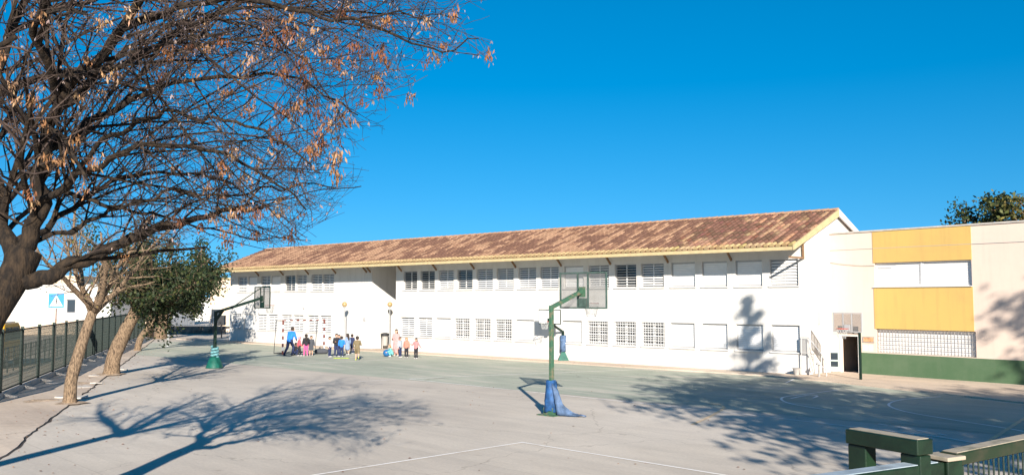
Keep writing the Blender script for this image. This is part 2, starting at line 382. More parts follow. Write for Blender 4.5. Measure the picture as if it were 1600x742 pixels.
# court lines
def painted(points, w, m, label, z=0.009, smooth=False, dash=None):
    pts = [Vector((p[0], p[1], 0)) for p in points]
    if smooth:
        out = []
        n = len(pts)
        for i in range(n-1):
            p0, p1, p2, p3 = pts[max(i-1,0)], pts[i], pts[i+1], pts[min(i+2,n-1)]
            for k in range(8):
                t = k/8; out.append(0.5*((2*p1)+(p2-p0)*t+(2*p0-5*p1+4*p2-p3)*t*t+(3*p1-p0-3*p2+p3)*t**3))
        out.append(pts[-1]); pts = out
    b = MB()
    L_, R_ = [], []
    for i, p in enumerate(pts):
        d = (pts[min(i+1,len(pts)-1)] - pts[max(i-1,0)]).normalized(); nn = Vector((-d.y, d.x, 0))
        if 0 < i < len(pts)-1:
            d1 = (pts[i]-pts[i-1]).normalized(); c_ = max(0.5, abs(nn.dot(Vector((-d1.y, d1.x, 0))))); hw = w/2/c_
        else: hw = w/2
        L_.append(p + nn*hw); R_.append(p - nn*hw)
    if dash:
        A, B = pts[0], pts[-1]; D = (B-A); ln = D.length; D.normalize(); nn = Vector((-D.y, D.x, 0)); t = 0
        while t < ln:
            q0 = A + D*t; q1 = A + D*min(ln, t+dash)
            b.poly([(*(q0+nn*w/2).xy, z), (*(q1+nn*w/2).xy, z), (*(q1-nn*w/2).xy, z), (*(q0-nn*w/2).xy, z)]); t += dash*2
    else:
        for i in range(len(pts)-1):
            b.quad((L_[i].x,L_[i].y,z),(R_[i].x,R_[i].y,z),(R_[i+1].x,R_[i+1].y,z),(L_[i+1].x,L_[i+1].y,z))
    struct('court_line', b, m, label)
painted([G(420,753), G(816,691), G(1200,753)], 0.075, M_line, 'white line meeting in a corner in the foreground')
painted([G(560,596), G(700,588.7), G(1019,576.4)], 0.085, M_line, 'thin white line across the far green court', 0.0092)
painted([G(640,592), G(700,598.6), G(1000,630), G(1210,652.5), G(1465,682), G(1640,711)], 0.085, M_line, 'long white edge line of the green court', 0.0095)
painted([G(1372,662), G(1480,680)], 0.085, M_line, 'dashed white line in the tree shadow', 0.0102, dash=0.32)
painted([G(1082,663), G(1108,651), G(1126,641), G(1131,637), G(1126,632.5), G(1106,630.5)], 0.10, M_lineY, 'ochre hooked line at the shadow edge', 0.0105, smooth=True)
painted([G(1640,690), G(1600,674), G(1490,656), G(1420,644), G(1392,635.5), G(1391,629.5), G(1412,624), G(1470,619.5)], 0.085, M_line, 'white rounded key line on the right', 0.0099, smooth=True)
painted([G(1650,627), G(1599,654.5), G(1533,697)], 0.11, M_lineY, 'ochre straight line at the right edge', 0.0112)
painted([G(1292,640), G(1240,631.5), G(1222,625), G(1226,620), G(1260,615.5), G(1310,609)], 0.085, M_line, 'white rounded line near the school corner', 0.0097, smooth=True)
painted([G(1235,622.5), G(1262,617.5), G(1277,618.5), G(1270,622)], 0.085, M_line, 'small white curve near the school corner', 0.0108, smooth=True)
painted([G(1228,598), G(1240,592.5)], 0.085, M_line, 'short white dash by the school corner', 0.0094)
painted([G(390,573), G(520,566), G(700,557)], 0.085, M_line, 'faint white line in front of the goal', 0.0096)

# ------------------------------------------------------------ main school building
OV = 1.5; EZ = 5.60; SL = 0.385; RUN = 3.23; DEP = 6.46
def rz(out): return EZ + (OV - out) * SL       # roof surface height at a distance out from the wall
school = thing('school_building', 'long white two storey school building with red tiled roof and shuttered windows', 'building', (C0.x, C0.y, 0), RZ)
UP = [379,395,415,431,453.5,471,494.8,513, 641,668,697,726,757,789,823.4,858,896,935,977,1019,1067,1116,1169.5,1224.5]
UT = ['slat','shut','slat','shut','dark','slat','slat','slat', 'dark','dark','slat','dark','slat','slat','slat','slat','shut','slat','blue','slat','shut','shut','shut','wide']
LO = [371,389.5,410.6,427.5,449,467,490,509.6, 637,664.5,693,722,754,786.6,820,893,933,975.5,1019,1065,1115,1169,1225]
LT = ['slat','shut','slat','slat','slat','slat','slat','slat', 'slat','slat','shut','grille','grille','grille','shut','shut','grille','grille','grille','shut','shut','shut','shut']
WW, WH = 1.34, 1.18
wins = []
for px, t in zip(UP, UT): wins.append((S(px), 3.92, t, 'upper'))
for px, t in zip(LO, LT): wins.append((S(px), 0.99, t, 'lower'))
sN0, sN1 = S(619), S(581)
def wall_with_holes(mb, s0, s1, z0, z1, holes, y=0.0, depth=0.22, m=0):
    xs = sorted(set([s0, s1] + [h[0] for h in holes if s0 < h[0] < s1] + [h[1] for h in holes if s0 < h[1] < s1]))
    zs = sorted(set([z0, z1] + [h[2] for h in holes if z0 < h[2] < z1] + [h[3] for h in holes if z0 < h[3] < z1]))
    for i in range(len(xs)-1):
        for j in range(len(zs)-1):
            cx, cz = (xs[i]+xs[i+1])/2, (zs[j]+zs[j+1])/2
            if any(h[0] < cx < h[1] and h[2] < cz < h[3] for h in holes): continue
            mb.quad((xs[i],y,zs[j]),(xs[i],y,zs[j+1]),(xs[i+1],y,zs[j+1]),(xs[i+1],y,zs[j]), m)
    for (a, b_, c, d) in holes:
        if not (s0 < (a+b_)/2 < s1): continue
        yb = y - depth if depth > 0 else y + abs(depth)
        mb.quad((a,y,c),(a,yb,c),(a,yb,d),(a,y,d), m); mb.quad((b_,y,c),(b_,y,d),(b_,yb,d),(b_,yb,c), m)
        mb.quad((a,y,d),(a,yb,d),(b_,yb,d),(b_,y,d), m); mb.quad((a,y,c),(b_,y,c),(b_,yb,c),(a,yb,c), m)
holes = [(s - WW/2, s + WW/2, z, z + WH) for (s, z, t, f) in wins]
ZT = rz(0) - 0.16
b = MB()
wall_with_holes(b, 0, sN0, 0, ZT, holes); wall_with_holes(b, sN1, LEN, 0, ZT, holes)
b.quad((sN0,0,0),(sN0,0,ZT),(sN0,-3,ZT),(sN0,-3,0)); b.quad((sN1,0,0),(sN1,-3,0),(sN1,-3,ZT),(sN1,0,ZT)); b.quad((sN0,-3,0),(sN0,-3,ZT),(sN1,-3,ZT),(sN1,-3,0))
b.quad((sN0,0,ZT),(sN1,0,ZT),(sN1,-3,ZT+0.9),(sN0,-3,ZT+0.9))
zr = rz(-RUN) - 0.16; zb = ZT
for s_ in (0, LEN):
    b.poly([(s_,0,0),(s_,0,ZT),(s_,-RUN,zr),(s_,-DEP,zb),(s_,-DEP,0)])
b.quad((0,-DEP,0),(LEN,-DEP,0),(LEN,-DEP,zb),(0,-DEP,zb))
wall = b.build('wall', M_white, school)
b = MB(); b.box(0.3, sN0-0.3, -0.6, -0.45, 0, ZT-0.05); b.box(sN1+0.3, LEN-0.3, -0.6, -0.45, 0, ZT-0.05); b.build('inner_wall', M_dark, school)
# roof
b = MB(); TH = 0.12
def slab(mb, y0, z0, y1, z1, s0, s1, th, m=0):
    i = [(s0,y0,z0),(s1,y0,z0),(s1,y1,z1),(s0,y1,z1)]; j = [(x,y,z-th) for (x,y,z) in i]
    mb.quad(*i, m); mb.quad(*reversed(j), m)
    for k in range(4): k2 = (k+1) % 4; mb.quad(i[k], j[k], j[k2], i[k2], m)
slab(b, OV-0.03, EZ+0.03*SL, -RUN, rz(-RUN), -0.12, LEN+0.5, TH); slab(b, -RUN-0.002, rz(-RUN), -DEP-0.1, rz(-RUN)-(DEP+0.1-RUN)*SL, -0.12, LEN+0.5, TH)
roof = b.build('roof', M_pan, school)
b = MB(); slab(b, OV-0.06, EZ-TH-0.004+0.06*SL*0.2, 0.004, rz(0)-TH-0.004, -0.1, LEN+0.45, 0.02); b.build('soffit', M_white, roof)
b = MB(); b.box(-0.14, LEN+0.5, OV-0.02, OV+0.06, EZ-0.19, EZ-0.04); b.build('gutter', M_cream, roof)
b = MB(); y0, y1 = OV+0.09, -RUN
b.prism([(y0, EZ-0.20), (y0, EZ+0.03), (y1, rz(y1)+0.06), (y1, rz(y1)-0.26)], -0.20, -0.125, axis='x'); b.build('verge_board', M_cream, roof)
b = MB(); b.prism([(y1-0.002, rz(y1)-0.26), (y1-0.002, rz(y1)+0.08), (-DEP-0.1, rz(y1)-(DEP+.1-RUN)*SL+0.05), (-DEP-0.1, rz(y1)-(DEP+.1-RUN)*SL-0.2)], -0.20, -0.125, axis='x'); b.build('verge_board', M_white, roof)
# curved tiles
PIT = 0.29; ROW = 0.40
slope_len = (OV + RUN) * math.sqrt(1 + SL*SL); NR = int(slope_len / ROW) + 1; NCOL = int((LEN + 0.5) / PIT)
sa = math.atan(SL); TL = 0.52
def tile_geo(mb, s0, y0, z0, color, rad=0.098, jitter=0.0):
    """barrel tile whose low end sits at (s0, y0, z0), climbing to -y"""
    mb.cur = color; k = 6; rows = []
    for (t, r, h) in ((0.0, rad*1.08, 0.035), (TL, rad*0.86, 0.0)):
        y = y0 - t*math.cos(sa); z = z0 + t*math.sin(sa) + h
        rows.append([(s0 + jitter*t + r*math.cos(math.pi*q/k), y, z + r*0.80*math.sin(math.pi*q/k)) for q in range(k+1)])
    i = len(mb.v); mb.v += rows[0] + rows[1]
    for q in range(k): mb.face((i+q, i+q+1, i+k+1+q+1, i+k+1+q))
    i = len(mb.v); mb.v += rows[0] + [(p[0], p[1], z0 - 0.01) for p in (rows[0][-1], rows[0][0])]
    c = mb.cur; mb.cur = tuple(x*0.75 for x in c); mb.face(tuple(range(i+k+2, i-1, -1))); mb.cur = c
def tile_color(c, r, rng):
    if r == 0: q = rng.uniform(0.85, 1.1); return (0.42*q, 0.30*q, 0.155*q)
    n = 0.45*noise.noise((c*0.10, r*0.16, 4.2)) + 0.75*noise.noise((c*0.83, r*0.26, 9.1)) + rng.uniform(-0.16, 0.16) + 0.0010*c
    g = rng.uniform(1.0, 1.28)
    if n > 0.24: return (0.29*g, 0.175*g, 0.11*g)
    if n > 0.12: return (0.21*g, 0.118*g, 0.075*g)
    return (0.135*g, 0.073*g, 0.051*g)
rng = random.Random(3)
var = {}
def q_color(cl):                       # shared mesh data: round the colour to a small set
    return tuple(round(x*24)/24 if x > 0.12 else round(x*80)/80 for x in cl)
rest = MB(); n_ind = 0
for c in range(NCOL):
    for r in range(NR):
        s0 = -0.02 + c*PIT; t = r*ROW
        y = OV + 0.05 - t*math.cos(sa); z = EZ + 0.005 + (t-0.05)*math.sin(sa)
        cl = tile_color(c, r, rng)
        if y - TL*math.cos(sa) < -RUN - 0.25: continue
        if n_ind < 300:
            key = q_color(cl)
            if key not in var:
                mb = MB(); tile_geo(mb, 0, 0, 0, key); var[key] = mb.mesh('roof_tile', M_tile)
            o = link('roof_tile', var[key], roof, (s0 + rng.uniform(-.012,.012), y + rng.uniform(-.02,.01), z + rng.uniform(0,.012))); o.rotation_euler.z = rng.uniform(-.03,.03); n_ind += 1
        else:
            tile_geo(rest, s0 + rng.uniform(-.012,.012), y + rng.uniform(-.02,.01), z + rng.uniform(0,.012), cl, jitter=rng.uniform(-.03,.03))
o = rest.build('roof_tiles', M_tile, roof); o['kind'] = 'stuff'
b = MB()
for k in range(int((LEN+0.6)/0.45)):
    g = rng.uniform(0.8,1.1); b.cur = (0.42*g,0.25*g,0.15*g); s0 = -0.15 + k*0.45
    ring = [[(s0 + dx, -RUN + 0.15*rr*math.cos(math.pi*q/6), rz(-RUN) + 0.02 + 0.12*rr*math.sin(math.pi*q/6)) for q in range(7)] for (dx, rr) in ((0,1.08),(0.48,0.9))]
    i = len(b.v); b.v += ring[0] + ring[1]
    for q in range(6): b.face((i+q, i+7+q, i+7+q+1, i+q+1))
    b.poly(ring[0])
b.build('ridge_tiles', M_tile, roof)['kind'] = 'stuff'
# eave brackets
for px in (401,439,478.5,521,569,575,623.6,678,737,802,873,950,1040,1139):
    s0 = S(px+4)
    b = MB(); b.beam((s0, 0, 5.12), (s0, 0.62, 5.74), 0.07, 0.09); b.beam((s0, 0.002, 5.30), (s0, 0.07, 5.0), 0.09, 0.06) if False else None
    b.build('bracket', M_wood, school)
b = MB(); b.beam((0.12, 0, 5.12), (0.12, OV-0.1, 5.12), 0.07, 0.08); b.beam((0.12, 0.04, 5.14), (0.12, 0.05, rz(0)-0.24), 0.07, 0.07); b.build('bracket', M_wood, school)
# windows: shared meshes
def win_meshes():
    d = {}
    f = MB(); w, h = WW/2, WH; t = 0.05
    f.box(-w+.002,-w+t,-0.2,-0.10,0.002,h-.002); f.box(w-t,w-.002,-0.2,-0.10,0.002,h-.002); f.box(-w+t,w-t,-0.2,-0.10,0.002,t); f.box(-w+t,w-t,-0.2,-0.10,h-t,h-.002)
    d['frame'] = f.mesh('window', M_frame)
    si = MB(); si.box(-w-0.05, w+0.05, 0.002, 0.06, -0.06, -0.004); d['sill'] = si.mesh('sill', M_white)
    g = MB(); g.box(-w+t,w-t,-0.19,-0.175,t,h-t); d['glass'] = g.mesh('pane', M_glass)
    mu = MB(); mu.box(-0.025,0.025,-0.172,-0.13,t+.002,h-t-.002); d['mullion'] = mu.mesh('mullion', M_wpaint)
    sh = MB(); sh.box(-w+t+.002, w-t-.002, -0.172, -0.135, 0.055, h-0.055)
    for k in range(12):
        z = 0.06 + k*(h-0.13)/12; sh.prism([(-0.134, z), (-0.112, z+0.01), (-0.112, z+0.075), (-0.134, z+0.086)], -w+t+.002, w-t-.002, axis='x')
    d['shut'] = sh.mesh('shutter', M_shut)
    def louvre(n, ang, hh):
        m_ = MB(); st = (h-0.12)/n
        for k in range(n):
            z = 0.06 + st*(k+0.5); dy = hh/2*math.sin(ang); dz = hh/2*math.cos(ang)
            m_.prism([(-0.10-dy-0.008, z+dz), (-0.10-dy+0.008, z+dz), (-0.10+dy+0.008, z-dz), (-0.10+dy-0.008, z-dz)], -w+t+.003, w-t-.003, axis='x')
        return m_
    d['slat'] = louvre(9, R(35), 0.074).mesh('louvre', M_shut)
    d['wide'] = louvre(8, R(30), 0.12).mesh('louvre', M_slat)
    d['dark'] = louvre(8, R(62), 0.07).mesh('louvre', M_slat)
    gr = MB()
    for k in range(9): x = -w + WW*(k+0.5)/9; gr.box(x-0.007,x+0.007,-0.037,-0.023,0.003,h-0.003)
    for k in range(6): z = h*(k+0.5)/6; gr.box(-w+.003,w-.003,-0.05,-0.038,z-0.009,z+0.009)
    d['grille'] = gr.mesh('grille', M_wpaint)
    hb = MB(); hb.box(-w+t+.002, w-t-.002, -0.17, -0.135, h*0.72, h-0.055); d['half'] = hb.mesh('shutter', M_shut)
    return d
WM = win_meshes()
for (s0, z, t, fl) in wins:
    fr = link('window', WM['frame'], school, (s0, 0, z))
    link('sill', WM['sill'], fr)
    if t == 'shut': link('shutter', WM['shut'], fr)
    else:
        link('pane', WM['glass'], fr); link('mullion', WM['mullion'], fr)
        if t == 'slat': link('louvre', WM['slat'], fr)
        elif t == 'wide': link('louvre', WM['wide'], fr)
        elif t in ('dark', 'blue'): link('louvre', WM['dark'], fr)
        elif t == 'grille': link('grille', WM['grille'], fr); link('louvre', WM['dark'], fr)
b = MB(); b.box(-0.14,0.14,0.002,0.06,-0.10,0.10); o = b.build('notice_box', M_frame, school, loc=(sN1+0.9-0.2, 0, 2.0))
b = MB(); b.box(-0.05,0.05,0.002,0.12,-0.08,0.08); b.build('wall_lamp', M_frame, school, loc=(S(476.5), 0, 2.75))
b = MB(); b.box(-0.004-0.05,-0.004,-1.2,-0.98,2.2,2.75); b.build('vent_plate', M_frame, school)

# ------------------------------------------------------------ yellow panelled wing
wing = thing('school_wing', 'flat roofed pale pink school wing with yellow panels and green base', 'building', (W0.x, W0.y, 0), RZW)
WL = 24.0; HW = 6.28
tp0, tp1 = T(1364.5), T(1519)
td0, td1 = T(1309.5), T(1338.5)
b = MB()
hl = [(td0, td1, 0.05, 1.72), (td0-0.12, td1, 1.76, 2.12), (tp0+0.05, tp1-0.02, 3.86, 4.90), (tp0+0.05, tp1+0.05, 1.0, 2.03)]
xs_neg = [(-a0, -a1) for a0, a1 in []]
def wing_wall(mb, x0, x1, z0, z1, holes):
    xs = sorted(set([x0, x1] + [h[0] for h in holes] + [h[1] for h in holes])); zs = sorted(set([z0, z1] + [h[2] for h in holes] + [h[3] for h in holes]))
    for i in range(len(xs)-1):
        for j in range(len(zs)-1):
            cx, cz = (xs[i]+xs[i+1])/2, (zs[j]+zs[j+1])/2
            if any(h[0] < cx < h[1] and h[2] < cz < h[3] for h in holes): continue
            mb.quad((xs[i],0,zs[j]),(xs[i+1],0,zs[j]),(xs[i+1],0,zs[j+1]),(xs[i],0,zs[j+1]))
    for (a0, b0, c0, d0) in holes:
        y = 0.25
        mb.quad((a0,0,c0),(a0,0,d0),(a0,y,d0),(a0,y,c0)); mb.quad((b0,0,c0),(b0,y,c0),(b0,y,d0),(b0,0,d0)); mb.quad((a0,0,d0),(b0,0,d0),(b0,y,d0),(a0,y,d0)); mb.quad((a0,0,c0),(a0,y,c0),(b0,y,c0),(b0,0,c0))
wing_wall(b, 0, WL, 0, HW, hl)
b.quad((0,0,HW),(WL,0,HW),(WL,9,HW),(0,9,HW)); b.quad((WL,0,0),(WL,9,0),(WL,9,HW),(WL,0,HW)); b.quad((0,9,0),(0,9,HW),(WL,9,HW),(WL,9,0)); b.quad((0,0,0),(0,0,HW),(0,9,HW),(0,9,0))
b.build('wall', M_pink, wing)
b = MB(); b.box(-0.02, WL, -0.05, 0.25, HW+0.003, HW+0.07); b.build('coping', M_conc, wing)
b = MB()
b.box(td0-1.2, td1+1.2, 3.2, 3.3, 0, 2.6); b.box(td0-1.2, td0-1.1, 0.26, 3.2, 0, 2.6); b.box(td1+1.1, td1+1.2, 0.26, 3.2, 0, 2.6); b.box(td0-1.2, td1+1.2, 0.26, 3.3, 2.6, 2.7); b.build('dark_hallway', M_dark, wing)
for (z0, z1) in ((4.905, HW-0.01), (2.035, 3.855)):
    b = MB(); b.box(tp0, tp1, -0.02, -0.003, z0, z1); b.build('yellow_panel', M_yellow, wing)
b = MB(); b.box(td1+0.1, WL, -0.016, -0.003, 0.03, 0.97); b.build('green_base', M_greenp, wing)
mid = (tp0 + tp1)/2
for (a0, b0) in ((tp0+0.06, mid-0.03), (mid+0.03, tp1-0.03)):
    b = MB(); t = 0.05
    b.box(a0,a0+t,0.10,0.2,3.87,4.89); b.box(b0-t,b0,0.10,0.2,3.87,4.89); b.box(a0+t,b0-t,0.10,0.2,3.87,3.92); b.box(a0+t,b0-t,0.10,0.2,4.84,4.89); fr = b.build('window', M_wpaint, wing)
    b = MB(); b.box(a0+t+.002,b0-t-.002,0.15,0.19,3.925,4.835)
    for k in range(14): z = 3.93+k*0.064; b.prism([(0.149,z),(0.128,z+.008),(0.128,z+.05),(0.149,z+.058)], a0+t+.002,b0-t-.002, axis='x')
    b.build('shutter', M_shut, fr)
b = MB(); b.box(mid-0.028,mid+0.028,0.08,0.2,3.865,4.895); b.build('mullion', M_wpaint, wing)
b = MB(); b.box(tp0,tp1,-0.08,-0.022,3.83,3.858); b.build('sill', M_wpaint, wing)
b = MB(); b.box(tp0+0.06,tp1+0.04,0.18,0.2,1.01,2.02); b.build('shutter', M_shut, wing)
b = MB()
nb = 30
for k in range(nb+1): x = tp0+0.08+(tp1-tp0-0.06)*k/nb; b.box(x-0.008,x+0.008,0.04,0.055,1.003,2.027)
for k in range(6): z = 1.06+k*0.18; b.box(tp0+0.053,tp1+0.047,0.058,0.072,z-0.011,z+0.011)
b.build('window_grille', M_bar, wing)
b = MB(); n_ = 7
for k in range(n_): z = 1.78+k*0.048; b.prism([(0.05,z),(0.056,z),(0.02,z+0.05),(0.014,z+0.05)], td0-0.118, td1-0.002, axis='x')
b.box(td0-0.118, td1-.002, 0.09, 0.1, 1.762, 2.118); b.build('door_louvre', M_bar, wing)
b = MB(); b.box(td0+.002,td0+0.05,0.02,0.1,0.052,1.718); b.box(td1-0.05,td1-.002,0.02,0.1,0.052,1.718); b.box(td0+.05,td1-.05,0.02,0.1,1.67,1.718); b.build('door_frame', M_wpaint, wing)
# open door leaf, hinged at the left jamb, swung out
leaf_w = (td1-td0)*0.56
leaf = MB(); t = 0.07
leaf.box(0,t,-0.02,0.02,0,1.64); leaf.box(leaf_w-t,leaf_w,-0.02,0.02,0,1.64); leaf.box(t,leaf_w-t,-0.02,0.02,0,0.22); leaf.box(t,leaf_w-t,-0.02,0.02,1.56,1.64); leaf.box(t,leaf_w-t,-0.02,0.02,0.46,0.53); leaf.box(t,leaf_w-t,-0.02,0.02,0.84,0.93)
lf = leaf.build('door', mat('grey_green_door', (0.36,0.42,0.39), 0.5, 0.1, 5), wing, loc=(td0-0.02, -0.03, 0.06)); lf.rotation_euler.z = R(205)
for (z0, z1) in ((0.222,0.458),(0.532,0.838),(0.932,1.558)):
    b = MB(); b.box(t+.002,leaf_w-t-.002,-0.006,0.006,z0,z1); b.build('pane', M_glass if z1 < 0.9 else mat('milky_pane', (0.45,0.48,0.46), 0.2, spec=0.6), lf)
b = MB(); b.box(leaf_w-0.06,leaf_w-0.03,-0.07,-0.022,0.8,0.98); b.build('handle', M_black, lf)
tpl = T(1345.5)
b = MB(); b.box(tpl,tpl+0.42*1.3,-0.03,-0.003,1.42,1.68); pq = b.build('plaque', M_bar, wing)
b = MB(); b.box(tpl+0.04,tpl+0.42*1.3-0.04,-0.036,-0.031,1.45,1.65); b.build('plaque_face', mat('faded_terracotta', (0.55,0.30,0.16), 0.6, 0.35, 7), pq)
b = MB(); b.box(tpl+0.0,tpl+0.2,-0.008,-0.003,1.06,1.30); b.build('paper_notice', M_shut, wing)
b = MB(); b.box(tpl+0.26,tpl+0.46,-0.008,-0.003,1.06,1.30); b.build('paper_notice', M_shut, wing)
# cables along the wing
b = MB(); b.tube([(0.02,-0.03,5.0),(0.6,-0.05,4.92),(1.6,-0.06,4.82),(3.2,-0.04,4.78)], 0.012, 5); b.build('cable', M_frame, wing)
b = MB(); b.tube([(0.0,-0.02,5.55),(WL*0.5,-0.02,5.52)], 0.009, 5); b.build('cable', M_frame, wing)

# ------------------------------------------------------------ street lamps by the front, bin
def lamp(px, py, label, h=2.75):
    g = G(px, py); o = thing('globe_lamp', label, 'lamp', g, 0, 'globe lamps in front of the school')
    b = MB(); b.tube([(0,0,0),(0,0,0.25),(0,0,0.26),(0,0,h)], [0.06,0.06,0.035,0.03], 8); b.build('pole', M_galv, o)
    b = MB(); b.lathe([(0.03,0),(0.10,0.02),(0.08,0.06)], (0,0,h), 12); b.build('collar', M_galv, o)
    b = MB(); b.lathe([(0.17*math.sin(math.pi*k/10)+0.001, -0.17*math.cos(math.pi*k/10)) for k in range(11)], (0,0,h+0.2), 16); b.build('globe', mat('yellowed_globe', (0.36,0.25,0.11), 0.3, 0.1, 4, spec=0.5), o, smooth=True)
lamp(537.5, 545.5, 'globe street lamp behind the cluster of children', 2.78)
lamp(608.5, 546, 'globe street lamp beside the litter bin and the woman in pink', 2.78)
g = G(601.5, 545.5)
o = thing('litter_bin', 'dark litter bin with lid in front of the white wall', 'bin', g)
b = MB(); b.lathe([(0.17,0.25),(0.21,0.9)], (0,0,0), 14); b.build('bucket', mat('bin_grey', (0.35,0.33,0.30), 0.6), o)
b = MB(); b.lathe([(0.28,0.9),(0.30,0.94),(0.30,1.04),(0.1,1.10)], (0,0,0), 14); b.build('lid', M_black, o)
for sx in (-1,1):
    b = MB(); b.tube([(0.24*sx,0,0),(0.24*sx,0,0.92)], 0.018, 6); b.build('leg', M_black, o)

# ------------------------------------------------------------ basketball hoops
def torus(mb, c, Rr, r, n=20, k=6, m=0):
    pts = [Vector((c[0]+Rr*math.cos(2*math.pi*i/n), c[1]+Rr*math.sin(2*math.pi*i/n), c[2])) for i in range(n+1)]
    mb.tube(pts, r, k, m, cap=False)
def hoop(label, pos, yaw, H, arm, arm_rise, bw, bh, bz, m_pole, m_board, pr=0.075, panel='mesh', ring_z=None, square=True):
    """pole at the origin, arm reaches along +y to a board in the x-z plane, ring beyond it"""
    o = thing('basketball_hoop', label, 'basketball hoop', pos, yaw, 'basketball hoops on the playground')
    b = MB(); b.beam((0,0,0.0),(0,0,H), pr*2, pr*2, up=(0,1,0)); p = bev(b.build('pole', m_pole, o), 0.012)
    b = MB(); b.beam((0,-pr*0.6,H-pr*1.2),(0,arm,H+arm_rise), pr*1.9, pr*1.9); bev(b.build('arm', m_pole, o), 0.012)
    t = 0.045; y = arm + 0.04; x = bw/2
    b = MB()
    b.box(-x,-x+t,y,y+t,bz,bz+bh); b.box(x-t,x,y,y+t,bz,bz+bh); b.box(-x+t,x-t,y,y+t,bz,bz+t); b.box(-x+t,x-t,y,y+t,bz+bh-t,bz+bh)
    if square:
        b.box(-0.17-t,-0.17,y,y+t*0.98,bz+t,bz+bh-t); b.box(0.17,0.17+t,y,y+t*0.98,bz+t,bz+bh-t)
    fr = b.build('backboard_frame', m_board, o)
    if panel == 'mesh':
        b = MB(); st = 0.034
        n = int((bw-2*t)/st)
        for i in range(n+1): xx = -x+t+st*i; b.quad((xx-.0068,y+t*.55,bz+t),(xx+.0068,y+t*.55,bz+t),(xx+.0068,y+t*.55,bz+bh-t),(xx-.0068,y+t*.55,bz+bh-t))
        n = int((bh-2*t)/st)
        for i in range(n+1): zz = bz+t+st*i; b.quad((-x+t,y+t*.6,zz-.0068),(x-t,y+t*.6,zz-.0068),(x-t,y+t*.6,zz+.0068),(-x+t,y+t*.6,zz+.0068))
        b.build('board_mesh', M_wire, fr)['kind'] = 'stuff'
    rz_ = ring_z if ring_z else bz + 0.15
    b = MB(); b.box(-0.13,0.13,y-0.02,y+t+0.02,rz_-0.10,rz_+0.16); b.build('ring_plate', m_board, o)
    b = MB(); torus(b, (0, y+t+0.02+0.15+0.225, rz_), 0.225, 0.012); b.beam((-0.08,y+t,rz_),(-0.08,y+t+0.20,rz_),0.015,0.015); b.beam((0.08,y+t,rz_),(0.08,y+t+0.20,rz_),0.015,0.015); rg = b.build('ring', M_red, o)
    b = MB(); cy = y+t+0.395
    for k in range(12):
        a0 = 2*math.pi*k/12
        for dk in (1,-1):
            pts = []
            for j in range(5): a1 = a0 + dk*j*2*math.pi/24; rr = 0.225-0.022*j; pts.append((rr*math.cos(a1), cy+rr*math.sin(a1), rz_-0.1*j))
            b.tube(pts, 0.004, 3, cap=False)
    b.build('net', M_net, rg)
    b = MB(); b.beam((0,arm-0.02,H+arm_rise-0.02),(0,arm+0.06,H+arm_rise-0.02),0.2,0.3); b.build('bracket', m_pole, o)
    return o
YAW_IN = math.atan2(v.y, v.x) - math.pi/2      # local +y along v, towards the school
g = G(862, 648)
h1 = hoop('tall worn green basketball hoop with blue padding fallen at its foot', g, YAW_IN, 3.13, 1.42, 0.42, 1.8, 1.10, 3.03, M_gpaint, mat('grey_green_frame', (0.06, 0.095, 0.08), 0.55, 0.3, 7), 0.056)
b = MB(); b.box(-0.32,0.32,-0.3,0.3,0.004,0.03); b.build('base_plate', M_gpaint, h1)
b = MB(); b.beam((0,0,0.03),(0,0,0.22),0.34,0.34,up=(0,1,0)); b.build('base_block', M_gpaint, h1)
def pad(mb, pts_top, pts_bot, th=0.05):
    pass
def wrap(o, prof, m, name, arc=(0, 360), wob=0.03, k=22, seed=1):
    """a bent sheet of padding round the pole: prof is a list of (radius, z, dx, dy)"""
    b = MB(); rings = []
    for j, (rr, z, dx, dy) in enumerate(prof):
        row = []
        for q in range(k+1):
            a0 = R(arc[0] + (arc[1]-arc[0])*q/k); w = 1 + wob*6*noise.noise((q*0.5+seed, j*0.9, seed))
            row.append(Vector((dx + rr*w*math.cos(a0), dy + rr*w*math.sin(a0), z + wob*noise.noise((q*0.4, j, seed+4)))))
        rings.append(row)
    for j in range(len(rings)-1):
        for q in range(k): b.quad(rings[j][q], rings[j][q+1], rings[j+1][q+1], rings[j+1][q])
    ob = b.build(name, m, o, smooth=True); s_ = ob.modifiers.new('solid', 'SOLIDIFY'); s_.thickness = 0.04; s_.offset = 1
    return ob
RL = math.pi*0
ph = math.degrees(YAW_IN)
wrap(h1, [(0.19,0.12,0,0),(0.165,0.40,0.0,0),(0.135,0.72,0.01,0),(0.115,0.98,0.0,0)], M_blue, 'padding', (30-ph, 330-ph), 0.05, seed=2)
b = MB()                       # the loose sheet that has slid off, lying against the foot
R2 = Matrix.Rotation(-YAW_IN, 3, 'Z')
gx = 9; gy = 8; grid = []
for i in range(gx+1):
    row = []
    for j in range(gy+1):
        a_, t_ = i/gx, j/gy
        top = Vector((0.10 + 0.20*a_, -0.20 - 0.04*a_, 0.80 - 0.60*a_)); bot = Vector((0.14 + 0.80*a_, -0.30 - 0.30*a_, 0.03))
        if a_ < 0.35: top = Vector((0.0 + 0.5*a_, -0.19, 0.92 - 0.5*a_))
        p = top.lerp(bot, t_); p += Vector((0, -0.06*math.sin(math.pi*t_), 0.03*noise.noise((i*0.6, j*0.6, 2))))
        row.append(R2 @ p)
    grid.append(row)
for i in range(gx):
    for j in range(gy): b.quad(grid[i][j], grid[i+1][j], grid[i+1][j+1], grid[i][j+1])
ob = b.build('loose_padding', M_bluepale, h1, smooth=True); s_ = ob.modifiers.new('solid', 'SOLIDIFY'); s_.thickness = 0.04; s_.offset = 1
g = G(335, 574.5)
h2 = hoop('dark green basketball hoop with pale teal wrap on the left', g, YAW_IN - R(6), 2.75, 2.35, 0.62, 1.75, 1.10, 2.86, M_gdark, M_gdark, 0.065)
